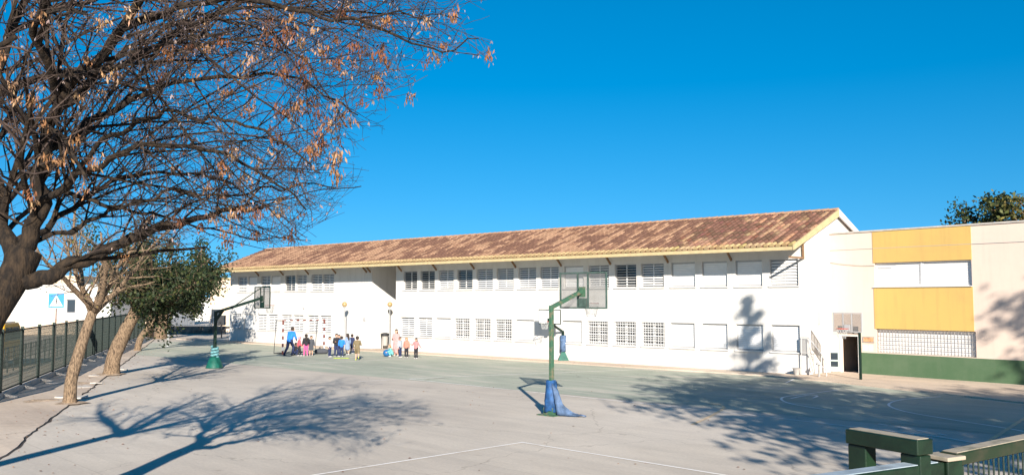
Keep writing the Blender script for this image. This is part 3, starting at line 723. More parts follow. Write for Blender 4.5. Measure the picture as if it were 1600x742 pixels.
b = MB(); b.lathe([(0.42,0.0),(0.40,0.06),(0.24,0.50),(0.16,0.55)], (0,0,0), 20); b.build('base_cover', M_tealbase, h2, smooth=True)
b = MB()
for k in range(40):
    pass
pts = [(0.15*math.cos(k*0.55)*(1+0.1*math.sin(k)), 0.15*math.sin(k*0.55), 0.50 + 0.0125*k) for k in range(44)]
b.tube(pts, 0.062, 7); b.build('wrap', M_teal, h2, smooth=True)
b = MB(); b.tube([(0,0.95,3.0),(0.0,2.35,3.90)], 0.022, 6); b.build('stay', M_gdark, h2)
b = MB(); b.beam((0,0.02,2.30),(0,0.38,2.80),0.05,0.14); b.build('gusset', M_gdark, h2)
g = G(880, 564)
h3 = hoop('small green basketball hoop standing close to the white school wall', g, YAW_IN + math.pi, 1.62, 1.05, 0.42, 1.5, 0.78, 2.0, M_gdark, M_gdark, 0.055, panel='none')
b = MB(); b.lathe([(0.42,0.0),(0.40,0.05),(0.14,0.5),(0.10,0.52)], (0,0,0), 4); b.build('base_cover', M_tealbase, h3)
wrap(h3, [(0.13,0.52,0,0),(0.12,0.9,0,0),(0.12,1.38,0,0)], M_bluepale, 'padding', (0,360), 0.03, seed=5)
b = MB(); b.box(-0.32,0.32,1.10,1.114,2.06,2.5); b.build('board_mesh', M_frame, h3) if False else None
b = MB(); t=.03
b.box(-0.28,-0.25,1.10,1.13,2.08,2.48); b.box(0.25,0.28,1.10,1.13,2.08,2.48); b.box(-0.25,0.25,1.10,1.13,2.45,2.48); b.build('target_square', M_gdark, h3)
b = MB(); b.box(-0.72,0.72,1.132,1.144,2.055,2.725); b.build('board_panel', M_shut, h3)
g = G(1345, 594.5)
h4 = hoop('thin green basketball hoop with grey mesh board beside the open door', g, RZW + math.pi, 2.0, 0.35, 0.12, 1.32, 0.80, 1.97, M_gdark, M_frame, 0.045)
for ch in h4.children:
    if ch.name.split('.')[0] in ('backboard_frame', 'ring', 'ring_plate', 'bracket', 'arm'): ch.location.x += 0.28
b = MB(); b.box(-0.14,0.14,-0.14,0.14,0.004,0.02); b.build('base_plate', M_gdark, h4)

# ------------------------------------------------------------ football goal
A = G(441.5, 553.5)
goal = thing('football_goal', 'red and white striped football goal with thin rear frame behind the teacher', 'goal', A, math.atan2(v.y, v.x))
# local x along the goal mouth, +y to the rear (left and away)
def striped(name, p0, p1, n, w=0.08):
    p0 = Vector(p0); p1 = Vector(p1); b = MB()
    for k in range(n):
        b.beam(p0.lerp(p1, k/n), p0.lerp(p1, (k+1)/n), w, w, up=(0,1,0) if abs((p1-p0).z) > 0.1 else (0,0,1), m=k % 2)
    return b.build(name, [M_goalred, M_wpaint], goal)
striped('post', (0,0,0), (0,0,2.0), 9); striped('post', (3.0,0,0), (3.0,0,2.0), 9); striped('crossbar', (-0.04,0,2.04), (3.04,0,2.04), 13)
for x in (0.0, 3.0):
    b = MB(); b.tube([(x,0.04,2.02),(x,0.75,2.02),(x,0.95,0.03),(x,0.04,0.03)], 0.02, 6); b.build('side_frame', M_black, goal)
b = MB(); b.tube([(0,0.95,0.03),(3.0,0.95,0.03)], 0.03, 6); b.build('rear_bar', M_black, goal)
b = MB(); b.tube([(0,0.75,2.02),(3.0,0.75,2.02)], 0.018, 6); b.build('rear_bar', M_black, goal)

# ------------------------------------------------------------ handrail, post and pot at the school corner
g = G(1258, 588)
o = thing('ramp_railing', 'grey metal ramp railing at the corner of the white school', 'railing', W(0.25, 0.15), RZ + math.pi)
b = MB(); q = [(0,0,1.0),(0,0,1.68),(0.35,0,1.66),(0.95,0.0,0.9),(1.1,0.0,0.55)]
b.tube(q, 0.025, 6); b.tube([(0,0,1.0),(0.35,0,0.98),(1.1,0,0.28)], 0.02, 6); b.build('rail', M_frame, o)
for k in range(9):
    x = 0.04+0.035*k*1.1; b = MB(); b.tube([(x,0,1.0),(x,0,1.66)], 0.007, 4); b.build('bar', M_frame, o)
b = MB(); b.tube([(0.35,0,0.0),(0.35,0,1.66)], 0.02, 6); b.tube([(1.1,0,0.0),(1.1,0,0.58)], 0.03, 6); b.tube([(0,0,0),(0,0,1.0)], 0.02, 6); b.build('post', M_frame, o)
g = G(1257, 586)
o = thing('corner_pot', 'small grey pot on the ground at the school corner', 'pot', W(0.35, 0.45, 0.05)); b = MB(); b.lathe([(0.10,0),(0.16,0.26),(0.18,0.3)], (0,0,0), 14); b.build('pot_body', M_bar, o)
b = MB(); b.lathe([(0.15,0.27),(0.05,0.29)], (0,0,0), 14); b.build('soil', M_soil, o)
g = G(1280, 590)
o = thing('bollard', 'short metal bollard with flat cap near the open door', 'bollard', g); b = MB(); b.tube([(0,0,0),(0,0,0.55)], 0.05, 8); b.build('shaft', M_bar, o); b = MB(); b.lathe([(0.12,0),(0.13,0.05),(0.10,0.08)], (0,0,0.55), 12); b.build('cap', M_frame, o)

# ------------------------------------------------------------ fence on the left
fa = G(-40, 640); fb = G(226, 526); fd = (fb - fa).normalized(); flen = (fb - fa).length; FZ = math.atan2(fd.y, fd.x)
fence = thing('mesh_fence', 'long dark green metal mesh fence along the tree lined pavement', 'fence', fa, FZ)
SP = 3.05; nf = int(flen/SP) + 1
mp_ = MB(); mp_.beam((0,0,0),(0,0,2.32),0.105,0.105,up=(0,1,0)); mpost = mp_.mesh('post', M_gdark)
pn = MB(); hh = 2.22
pn.beam((0.05,0,0.26),(SP-0.05,0,0.26),0.04,0.05); pn.beam((0.05,0,hh),(SP-0.05,0,hh),0.04,0.05)
for k in range(40): x = 0.05+(SP-0.1)*(k+0.5)/40; pn.beam((x,0.002,0.28),(x,0.002,hh-0.02),0.009,0.009,up=(0,1,0))
for k in range(12): z = 0.4+k*0.155; pn.beam((0.05,-0.01,z),(SP-0.05,-0.01,z),0.006,0.008)
mpan = pn.mesh('mesh_panel', M_gwire)
kb = MB(); kb.box(0.0, SP-0.002, -0.12, 0.12, 0.0, 0.2); mkerb = kb.mesh('footing', M_conc)
br = MB(); br.beam((0,-0.06,0.15),(0,-0.55,0.03),0.07,0.09); mfoot = br.mesh('post_foot', M_conc)
for k in range(nf):
    link('post', mpost, fence, (k*SP, 0, 0))
    link('post_foot', mfoot, fence, (k*SP, 0, 0))
    if k < nf-1: link('mesh_panel', mpan, fence, (k*SP, 0, 0)); link('footing', mkerb, fence, (k*SP, 0, 0))
# zigzag barrier across the street pavement
bs = fa - kn*0 + Vector((0,0,0)); ba = fa + Vector((-fd.y, fd.x, 0))*2.2
bar = thing('street_barrier', 'black zigzag pedestrian barrier behind the mesh fence', 'barrier', ba, FZ)
zb_ = MB(); zb_.tube([(0,0,0),(0,0,1.2)],0.03,6); mbp = zb_.mesh('post', M_black)
zz = MB(); zz.tube([(0,0,1.15),(1.2,0,1.15)],0.022,6); zz.tube([(0,0,0.55),(1.2,0,0.55)],0.018,6)
for k in range(3): zz.tube([(0.4*k,0,0.55),(0.4*k+0.2,0,1.15),(0.4*k+0.4,0,0.55)],0.012,4)
mzz = zz.mesh('zigzag_panel', M_black)
for k in range(24): link('post', mbp, bar, (1.2*k,0,0)); link('zigzag_panel', mzz, bar, (1.2*k,0,0)) if k < 23 else None

# crossing sign
sp = Vector((P(88, 470, 44.5).x, 44.5, 0))
o = thing('crossing_sign', 'blue square pedestrian crossing sign on a pole behind the fence', 'road sign', sp, R(12))
b = MB(); b.tube([(0,0.04,0),(0,0.04,3.55)], 0.035, 8); b.build('pole', mat('rusty_pole', (0.22,0.14,0.11), 0.7, 0.3, 4), o)
b = MB(); b.box(-0.36,0.36,-0.012,0.0,2.86,3.60); pl = b.build('sign_plate', mat('sign_blue', (0.02,0.22,0.55), 0.4), o)
b = MB(); b.poly([(-0.30,-0.016,2.98),(0.30,-0.016,2.98),(0.0,-0.016,3.52)]); b.build('white_triangle', M_wpaint, pl)
b = MB(); b.poly([(-0.35,-0.016,2.87),(0.35,-0.016,2.87),(0.35,-0.016,2.90),(-0.35,-0.016,2.90)]); b.build('white_edge', M_wpaint, pl)
b = MB()
yy = -0.02
b.lathe([(0.03,0),(0.035,0.03),(0.02,0.06)], (0,yy,3.30), 8)
b.beam((0,yy,3.29),(0.01,yy,3.15),0.05,0.004,up=(0,1,0)); b.beam((0.01,yy,3.15),(0.07,yy,3.01),0.03,0.004,up=(0,1,0)); b.beam((0.0,yy,3.15),(-0.06,yy,3.01),0.03,0.004,up=(0,1,0)); b.beam((0,yy,3.27),(0.08,yy,3.17),0.022,0.004,up=(0,1,0)); b.beam((0,yy,3.27),(-0.08,yy,3.18),0.022,0.004,up=(0,1,0))
b.build('pedestrian_figure', M_black, pl)
b = MB()
for k in range(6): x = -0.2+0.08*k; b.quad((x-.018,-0.0185,2.99),(x+.018,-0.0185,2.99),(x+.014,-0.0185,3.02),(x-.014,-0.0185,3.02))
b.build('crossing_bars', M_black, pl)
# plain pole between the trees and the far end
g = G(262, 541)
o = thing('metal_pole', 'thin grey metal pole standing beyond the tree row', 'pole', g); b = MB(); b.tube([(0,0,0),(0,0,3.0)], 0.07, 8); b.build('shaft', M_galv, o); b = MB(); b.lathe([(0.16,0),(0.16,0.03)], (0,0,0.004), 10); b.build('foot', M_galv, o)

# yellow van behind the fence
vc = Vector((-25.3, 43.6, 0.018)); van = thing('yellow_van', 'yellow van parked behind the fence at the left edge', 'van', vc, FZ)
M_vy = mat('van_yellow', (0.80, 0.42, 0.015), 0.35, spec=0.6); 
prof = [(-2.2,0.4),(-2.25,1.0),(-2.15,1.25),(-1.95,2.05),(-1.75,2.15),(1.0,2.15),(1.35,2.0),(1.9,1.25),(2.45,1.05),(2.55,0.6),(2.5,0.4)]
b = MB(); b.prism(prof, -0.9, 0.9); bev(b.build('body', M_vy, van), 0.06, 3)
b = MB(); b.prism([(-2.10,1.56),(-1.99,1.97),(-2.02,1.98),(-2.13,1.57)], -0.62, 0.62); b.build('rear_window', M_glass, van)
for sy in (-1, 1):
    b = MB(); b.prism([(-1.8,1.3),(-1.65,1.95),(-0.4,1.95),(-0.4,1.3)], 0.902*sy, 0.912*sy); b.build('side_window', M_glass, van)
    b = MB(); b.prism([(-0.3,1.3),(-0.3,1.95),(1.05,1.95),(1.6,1.3)], 0.902*sy, 0.912*sy); b.build('side_window', M_glass, van)
    b = MB(); b.box(-2.27,-2.2,0.72*sy-0.08,0.72*sy+0.08,0.95,1.25); b.build('tail_light', M_red, van)
    for x in (-1.45, 1.6):
        b = MB(); b.tube([(x,0.70*sy,0.33),(x,0.92*sy,0.33)], 0.33, 18); wh = b.build('wheel', M_black, van)
        b = MB(); b.tube([(x,0.922*sy,0.33),(x,0.935*sy,0.33)], 0.19, 14); b.build('rim', M_galv, wh)
b = MB(); b.box(-2.32,-2.2,-0.88,0.88,0.35,0.58); b.build('bumper', M_black, van)
b = MB(); b.box(-1.7,0.9,-0.75,0.75,2.152,2.2); b.build('roof_panel', M_wpaint, van)

# ------------------------------------------------------------ buildings and walls behind on the left
def house(name, label, corner_px, dist, width_px1, dep, h, yaw, m, windows, roofm=None, group='houses beyond the street'):
    p0 = P(corner_px, 468, dist); p1x = P(width_px1, 468, dist)
    wid = (p1x.x - p0.x)
    o = thing(name, label, 'building', (p0.x, dist, 0), yaw, group)
    b = MB(); b.box(0,wid,0,dep,0,h); b.build('wall', m, o)
    b = MB(); b.box(-0.15,wid+0.15,-0.15,dep+0.15,h+0.003,h+0.18); b.build('parapet', roofm or m, o)
    for (fx, z, w, hh_, k) in windows:
        x = wid*fx
        b = MB(); b.box(x-w/2-.06,x+w/2+.06,-0.05,-0.003,z-.06,z+hh_+.06); f = b.build('window', M_frame if k else M_shut, o)
        b = MB(); b.box(x-w/2,x+w/2,-0.058,-0.051,z,z+hh_); b.build('pane', M_glass if k else M_slat, f)
    return o
house('white_house', 'white flat roofed house behind the crossing sign', 18, 92, 172, 10, 4.7, R(2), M_white, [(0.28,2.0,1.9,1.2,0),(0.60,2.0,0.8,1.3,1),(0.86,2.1,1.1,1.2,0)])
house('pale_house', 'pale two storey house behind the first tree trunk', -60, 118, 120, 10, 6.3, R(3), M_peach, [(0.5,3.6,1.2,1.3,1),(0.8,3.6,1.2,1.3,1),(0.7,1.0,1.2,1.3,0)])
house('cream_house', 'cream house glimpsed between the tree trunks', 176, 110, 262, 9, 5.4, R(-2), M_white, [(0.3,2.6,1.2,1.3,1),(0.7,2.6,1.2,1.3,1),(0.5,0.6,1.4,1.2,0)])
house('distant_house', 'small distant white house left of the peach building', 268, 140, 330, 8, 3.4, R(2), M_white, [(0.25,1.2,1.1,1.2,1),(0.7,1.2,1.1,1.2,1)])
house('peach_building', 'peach coloured building beside the left end of the school', 328, 92, 362, 12, 5.4, R(16), M_peach, [(0.3,0.9,1.0,1.4,1)], M_cream)
q0 = G(-30, 515); 
o = thing('brown_wall', 'long low brown wall across the street behind the fence', 'wall', (P(10,468,84).x, 84, 0), R(3)); b = MB(); b.box(0,13,0,0.3,0,1.35); b.build('panel', M_peach, o); b = MB(); b.box(-.05,13.05,-0.05,0.35,1.352,1.45); b.build('coping', M_conc, o)
st = P(266, 468, 86); en = P(344, 468, 86)
o = thing('stone_wall', 'low dark stone wall at the far end of the yard', 'wall', (st.x, 86, 0), 0)
b = MB(); b.box(0,en.x-st.x+0.5,0,0.4,0,0.75); b.build('footing', M_stone, o)
rr = random.Random(5)
for r0 in range(3):
    x = 0.0 - 0.2*r0
    while x < en.x-st.x+0.4:
        w = rr.uniform(0.4,0.75); b = MB(); b.box(x+.02,x+w-.02,-rr.uniform(0.02,0.06),-0.003,0.02+0.25*r0,0.24+0.25*r0); b.build('stone', M_stone, o); x += w
gt = thing('yard_gate', 'pale metal bar fence on top of the low stone wall', 'fence', (st.x, 86.2, 0.75), 0)
b = MB(); b.beam((0,0,0.9),(en.x-st.x,0,0.9),0.04,0.05); b.beam((0,0,0.08),(en.x-st.x,0,0.08),0.04,0.05)
for k in range(30): x = (en.x-st.x)*k/29; b.beam((x,0,0.0),(x,0,0.9),0.025,0.025,up=(0,1,0))
b.build('bar_panel', M_shut, gt)
g = G(346, 528)
o = thing('waste_container', 'dark post mounted litter box near the left end of the school', 'bin', g); b = MB(); b.beam((0,0,0),(0,0,1.1),0.09,0.09,up=(0,1,0)); b.build('post', M_black, o); b = MB(); b.box(-0.28,0.28,-0.25,0.25,1.1,1.95); bev(b.build('box', M_black, o),0.04)

# ------------------------------------------------------------ viewing terrace and green railing in the foreground
b = MB(); b.box(-4,7.0,-9,4.9,-0.1,1.6); struct('terrace', b, M_walk)
def rail_box(mb, p0, p1, w, h): mb.beam(p0, p1, w, h)
n0 = G(1282,744,2.60); n1 = G(1475,717.5,2.60); n2 = G(1600,691.5,2.63)
rail = thing('foreground_railing', 'dark green steel railing with thin vertical bars at the bottom right corner', 'railing', (n1.x, n1.y, 1.6), 0)
inv = Vector((n1.x, n1.y, 1.6))
def loc(p): return Vector(p) - inv
dl = (n0 - n1).normalized(); dr = (n2 - n1).normalized(); dn = Vector((0,0,1))
b = MB(); b.beam(loc(n1) + Vector((0,0,-0.03)) + dl*0.055, loc(n1) + dl*3.4 + Vector((0,0,-0.03)), 0.085, 0.06); bev(b.build('top_rail', M_gmid, rail), 0.006)
b = MB(); b.beam(loc(n1) + Vector((0,0,0.0015)) + dl*0.09, loc(n1) + dl*3.4 + Vector((0,0,0.0015)), 0.07, 0.003); b.build('sunlit_top', M_bluew if False else mat('pale_sunlit_blue', (0.30,0.36,0.40), 0.6, 0.3, 6), rail)  # thin pale strip paints the light on the left rail's top
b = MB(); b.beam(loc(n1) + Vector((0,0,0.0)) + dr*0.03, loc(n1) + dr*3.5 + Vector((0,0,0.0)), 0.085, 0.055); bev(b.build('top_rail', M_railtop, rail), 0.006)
b = MB(); b.beam(loc(n1) + Vector((0,0,0.029)) + dr*0.04, loc(n1) + dr*3.5 + Vector((0,0,0.029)), 0.07, 0.003); b.build('sunlit_top', M_littop, rail)  # same for the right rail: sunlit top as a pale strip
b = MB(); b.beam(loc(n1) + Vector((0,0,-1.02)), loc(n1) + Vector((0,0,0.002)), 0.11, 0.10, up=dr); bev(b.build('post', M_gmid, rail), 0.006)
b = MB(); b.beam(loc(n1) + Vector((0,0,0.004)), loc(n1) + Vector((0,0,0.022)), 0.13, 0.12, up=dr); bev(b.build('post_cap', M_littop, rail), 0.004)  # cap takes the painted sunlit tone too
for dd, nm in ((dl, 90), (dr, 94)):
    mb_ = MB(); mb_.beam((0,0,-0.97),(0,0,-0.025),0.006,0.006,up=(0,1,0)); me_ = mb_.mesh('bar', M_gmid)
    for k in range(nm):
        q = loc(n1) + dd*(0.09 + 0.036*k); link('bar', me_, rail, q + Vector((0,0,0)))
    b = MB(); b.beam(loc(n1) + dd*0.06 + Vector((0,0,-0.98)), loc(n1) + dd*3.4 + Vector((0,0,-0.98)), 0.05, 0.04); b.build('bottom_rail', M_gmid, rail)
    b = MB(); b.beam(loc(n1) + dd*3.42 + Vector((0,0,-1.02)), loc(n1) + dd*3.42 + Vector((0,0,-0.06)), 0.08, 0.08, up=dd); b.build('post', M_gmid, rail)
fu0 = G(1346,673,2.70); fu1 = G(1436,687.5,2.70)
fr = thing('green_barrier_frame', 'green square tube barrier frame standing just beyond the railing', 'barrier', (fu0.x, fu0.y, 1.6), math.atan2((fu1-fu0).y, (fu1-fu0).x))
fl = (fu1-fu0).length
b = MB(); b.beam((0.0,0,-0.0),(0.0,0,1.04),0.10,0.07,up=(0,1,0)); bev(b.build('leg', M_gpaint if False else M_gmid, fr), 0.005)
b = MB(); b.beam((fl-0.02,0,0.0),(fl-0.02,0,1.04),0.10,0.07,up=(0,1,0)); bev(b.build('leg', M_gmid, fr), 0.005)
b = MB(); b.beam((-0.05,0,1.075),(fl+0.03,0,1.075),0.10,0.065); bev(b.build('top_bar', M_gmid, fr), 0.005)
b = MB(); b.beam((-0.04,0,1.109),(fl+0.02,0,1.109),0.07,0.003); b.build('sunlit_top', M_littop, fr)  # pale strip stands for sunlight on the top bar

#TREES_AND_PEOPLE
# ------------------------------------------------------------ trees
def grow(rng, p, d, length, r0, r1, nseg, wob, trop, out, level):
    """one branch as (points, radii, level); trop is added to the direction step by step"""
    pts = [p.copy()]; rad = [r0]; d = d.normalized()
    for k in range(nseg):
        d = (d + Vector((rng.gauss(0, wob), rng.gauss(0, wob), rng.gauss(0, wob))) + trop / nseg).normalized()
        p = p + d * (length / nseg); pts.append(p.copy()); rad.append(r0 + (r1 - r0) * (k+1) / nseg)
    out.append((pts, rad, level)); return pts, rad, d
def at_frac(pts, rad, t):
    x = t * (len(pts)-1); i = min(int(x), len(pts)-2); f = x - i
    return pts[i].lerp(pts[i+1], f), rad[i] + (rad[i+1]-rad[i])*f, (pts[i+1]-pts[i]).normalized()
def side_dir(rng, d, ang):
    a = d.orthogonal().normalized(); b = d.cross(a); t = rng.uniform(0, 2*math.pi)
    return (d*math.cos(ang) + (a*math.cos(t) + b*math.sin(t))*math.sin(ang)).normalized()
def sub(rng, pts, rad, out, level, spec, keep=None):
    """spec per level: (count per metre, length range, radius share, angle range, nseg, wobble, tropism, start fraction)"""
    if level >= len(spec): return
    dens, lr, rs, ar, nseg, wob, trop, st = spec[level]
    L_ = sum((pts[i+1]-pts[i]).length for i in range(len(pts)-1)); n = max(1, int(dens*L_*(1-st) + rng.random()))
    for k in range(n):
        t = st + (1-st)*(k + rng.random())/n; t = min(t, 0.995)
        p, r, d = at_frac(pts, rad, t)
        ln = rng.uniform(*lr) * (1.15 - 0.55*t); nr = max(0.0035, min(r*rs, ln*0.02))
        dd = side_dir(rng, d, R(rng.uniform(*ar)))
        q, qr, _ = grow(rng, p, dd, ln, nr, max(0.0022, nr*0.45), nseg, wob, trop, out, level)
        if keep and not keep(q[-1]): out.pop(); continue
        sub(rng, q, qr, out, level+1, spec, keep)
def smooth_path(ctrl, n=5):
    pts = [Vector(c) for c in ctrl]; out = []
    for i in range(len(pts)-1):
        p0, p1, p2, p3 = pts[max(i-1,0)], pts[i], pts[i+1], pts[min(i+2,len(pts)-1)]
        for k in range(n):
            t = k/n; out.append(0.5*((2*p1)+(p2-p0)*t+(2*p0-5*p1+4*p2-p3)*t*t+(3*p1-p0-3*p2+p3)*t**3))
    out.append(pts[-1]); return out
def leaf(mb, rng, p, size, color, flat=0.0, asp=0.5, down=None):
    d = Vector((rng.gauss(0,1), rng.gauss(0,1), rng.gauss(0,1)*(1-flat))).normalized() if down is None else (Vector((rng.gauss(0,.35), rng.gauss(0,.35), -1))).normalized()
    a = side_dir(rng, d, R(90)); mb.cur = color
    mid = p + d*size*0.5
    mb.quad(p, mid + a*size*asp*0.5, p + d*size, mid - a*size*asp*0.5)
def jitter_col(rng, c, a=0.25): g = rng.uniform(1-a, 1+a); return (c[0]*g*rng.uniform(.9,1.1), c[1]*g, c[2]*g*rng.uniform(.85,1.15))
def trunk_mesh(tree, pts, rad, m, name='trunk', k=14, rough=0.10, seed=0.0, flare=True):
    b = MB(); b.tube(pts, rad, k)
    ctr = pts
    nv = []
    for idx, vv in enumerate(b.v):
        c = ctr[min(idx//k, len(ctr)-1)]; d = Vector(vv) - c
        q = 1 + rough*noise.noise((vv[0]*3+seed, vv[1]*3, vv[2]*1.2)) + rough*0.6*noise.noise((vv[0]*9, vv[1]*9+seed, vv[2]*3))
        nv.append(tuple(c + d*q))
    b.v = nv
    return b.build(name, m, tree, smooth=True)
def rebase(tree, o):           # keep world coordinates under an Empty standing at the foot
    o.matrix_parent_inverse = Matrix.Translation(tree.location).inverted(); return o

# ---- the great bare tree at the left edge
rng = random.Random(11)
foot = Vector((-7.6, 10.2, 0))
big = thing('bare_tree', 'large nearly bare tree with brown seed clusters overhanging the upper left', 'tree', foot)
D0 = 11.0
tr = smooth_path([foot + Vector((-0.05,-0.1,-0.1)), foot + Vector((0.1,0.1,0.6)), P(-70,600,10.6), P(-18,500,10.8), P(22,430,11.0), P(40,392,11.1)], 4)
rad = [x*0.74 for x in (0.46,0.42,0.38,0.36,0.34,0.32,0.31,0.30,0.30,0.29,0.285,0.28,0.275,0.27,0.27,0.26,0.26,0.26,0.26,0.27,0.27)][:len(tr)]
rebase(big, trunk_mesh(big, tr, rad, M_bark, 'trunk', 16, 0.16))
limbs = [  # control points (photo x, y, metres away) and radii at both ends
    ([(20,440,11.0),(75,430,11.0),(150,398,11.2),(235,362,11.6),(320,338,12.1),(410,325,12.6)], 0.17, 0.028),
    ([(34,405,11.1),(62,330,11.0),(66,250,10.8),(95,150,10.4),(180,50,9.8),(260,-60,9.2)], 0.16, 0.05),
    ([(25,420,11.0),(2,330,11.2),(-20,200,11.4),(10,60,11.6),(80,-90,11.6)], 0.16, 0.05),
    ([(80,190,10.5),(150,118,10.4),(250,68,10.3),(340,20,10.2),(440,-10,10.1),(560,-20,10.0)], 0.075, 0.018),
    ([(66,250,10.8),(140,190,11.2),(240,140,11.6),(360,120,12.0),(470,128,12.4),(560,180,12.8)], 0.075, 0.012),
    ([(50,330,11.0),(120,270,10.6),(200,230,10.2),(300,235,10.0),(400,270,9.9),(480,330,9.8)], 0.07, 0.012),
    ([(180,50,9.8),(270,20,9.6),(370,5,9.4),(480,20,9.3),(580,40,9.2),(680,75,9.1),(745,58,9.0)], 0.055, 0.007),
    ([(150,118,10.4),(230,60,11.0),(330,30,11.6),(430,60,12.0),(500,130,12.2),(545,200,12.3)], 0.05, 0.008),
    ([(2,330,11.2),(-80,220,11.0),(-200,120,10.6),(-330,20,10.2)], 0.11, 0.03),
    ([(10,60,11.6),(90,10,12.4),(200,-20,13.2),(330,-10,13.8),(450,40,14.2)], 0.07, 0.012),
    ([(30,380,11.1),(90,340,12.0),(160,290,13.0),(260,270,13.8),(360,290,14.4),(440,340,14.8)], 0.075, 0.012),
    ([(95,150,10.4),(60,60,9.6),(90,-40,8.8),(160,-160,8.0)], 0.08, 0.03),
    ([(340,20,10.2),(430,10,10.0),(540,30,9.9),(640,20,9.8),(720,30,9.7)], 0.03, 0.006),
    ([(40,380,11.1),(110,360,11.4),(190,330,11.8),(280,345,12.2),(370,370,12.6),(450,372,12.9)], 0.05, 0.008),
    ([(120,270,10.6),(190,200,10.0),(280,180,9.6),(370,190,9.3),(450,230,9.1),(500,270,9.0)], 0.045, 0.008),
    ([(60,280,11.0),(110,230,12.0),(180,170,13.2),(270,110,14.2),(380,80,15)], 0.06, 0.01),
    ([(100,300,11.2),(180,320,11.0),(280,300,10.8),(380,300,10.7),(470,290,10.6),(560,285,10.5)], 0.04, 0.007),
]
out = []; limb_polys = []
for (ctrl, ra, rb) in limbs:
    ra *= 0.72; rb *= 0.8
    pts = smooth_path([P(*c) for c in ctrl], 6); n = len(pts)
    pts = [p + Vector((noise.noise((i*0.4, ra*90, 1)), noise.noise((i*0.4, ra*90, 7)), noise.noise((i*0.4, ra*90, 13))))*0.10 for i, p in enumerate(pts)]
    pts[0] = P(*ctrl[0])
    rr_ = [ra + (rb-ra)*(i/(n-1))**0.8 for i in range(n)]; limb_polys.append((pts, rr_))
    rebase(big, trunk_mesh(big, pts, rr_, M_bark, 'limb', 9, 0.12, ra*50))
def edge_ok(p):
    """nothing hangs lower right than the outline of the crown"""
    d = p.y
    if d < 3: return True
    px = CX + F*p.x/d; py = 468 - F*(p.z-HC)/d
    lim = 770 if py < 95 else (690 - (py-95)*1.0 if py < 160 else (620 if py < 215 else (580 if py < 295 else (540 if py < 340 else 500))))
    if py > 395 and px > 60: return False
    return px < lim
spec = [(5.2, (0.8, 2.4), 0.5, (25, 65), 6, 0.10, Vector((0.30, 0, -0.05)), 0.12),
        (6.2, (0.4, 1.2), 0.55, (25, 60), 5, 0.11, Vector((0.15, 0, 0.10)), 0.15),
        (5.6, (0.14, 0.55), 0.6, (25, 60), 3, 0.12, Vector((0, 0, 0.15)), 0.2)]
tw = []
for (pts, rr_) in limb_polys: sub(rng, pts, rr_, tw, 0, spec, edge_ok)
b1 = MB(); b2 = MB(); seeds = MB(); tips = []
for (pts, rr_, lv) in tw:
    if lv == 0: b1.tube(pts, rr_, 5, cap=False)
    else: b2.tube(pts, rr_, 4 if lv == 1 else 3, cap=False)
    if lv >= 1: tips.append(pts[-1])
    if lv == 1: tips.append(pts[len(pts)//2])
rebase(big, b1.build('branches', M_bark, big))['kind'] = 'stuff'
rebase(big, b2.build('twigs', M_twig, big))['kind'] = 'stuff'
SEEDC = [(0.32,0.14,0.06),(0.36,0.19,0.09),(0.22,0.09,0.045),(0.44,0.27,0.15)]
for p in tips:
    w = max(0.0, noise.noise((p.x*0.8, p.y*0.8, p.z*0.8)) - 0.12)
    if rng.random() < 0.010 + w * 0.34:
        cc = rng.choice(SEEDC)
        for k in range(rng.randint(14, 40)):
            q = p + Vector((rng.gauss(0,.038), rng.gauss(0,.038), rng.gauss(-0.03,.04))); leaf(seeds, rng, q, rng.uniform(.045,.085), jitter_col(rng, cc, .3), asp=0.28, down=True)
    elif rng.random() < 0.14:
        for k in range(rng.randint(1, 3)): leaf(seeds, rng, p, rng.uniform(.035,.06), jitter_col(rng, (0.34,0.26,0.24), .3), asp=0.3, down=True)
rebase(big, seeds.build('seed_clusters', M_seed, big))['kind'] = 'stuff'


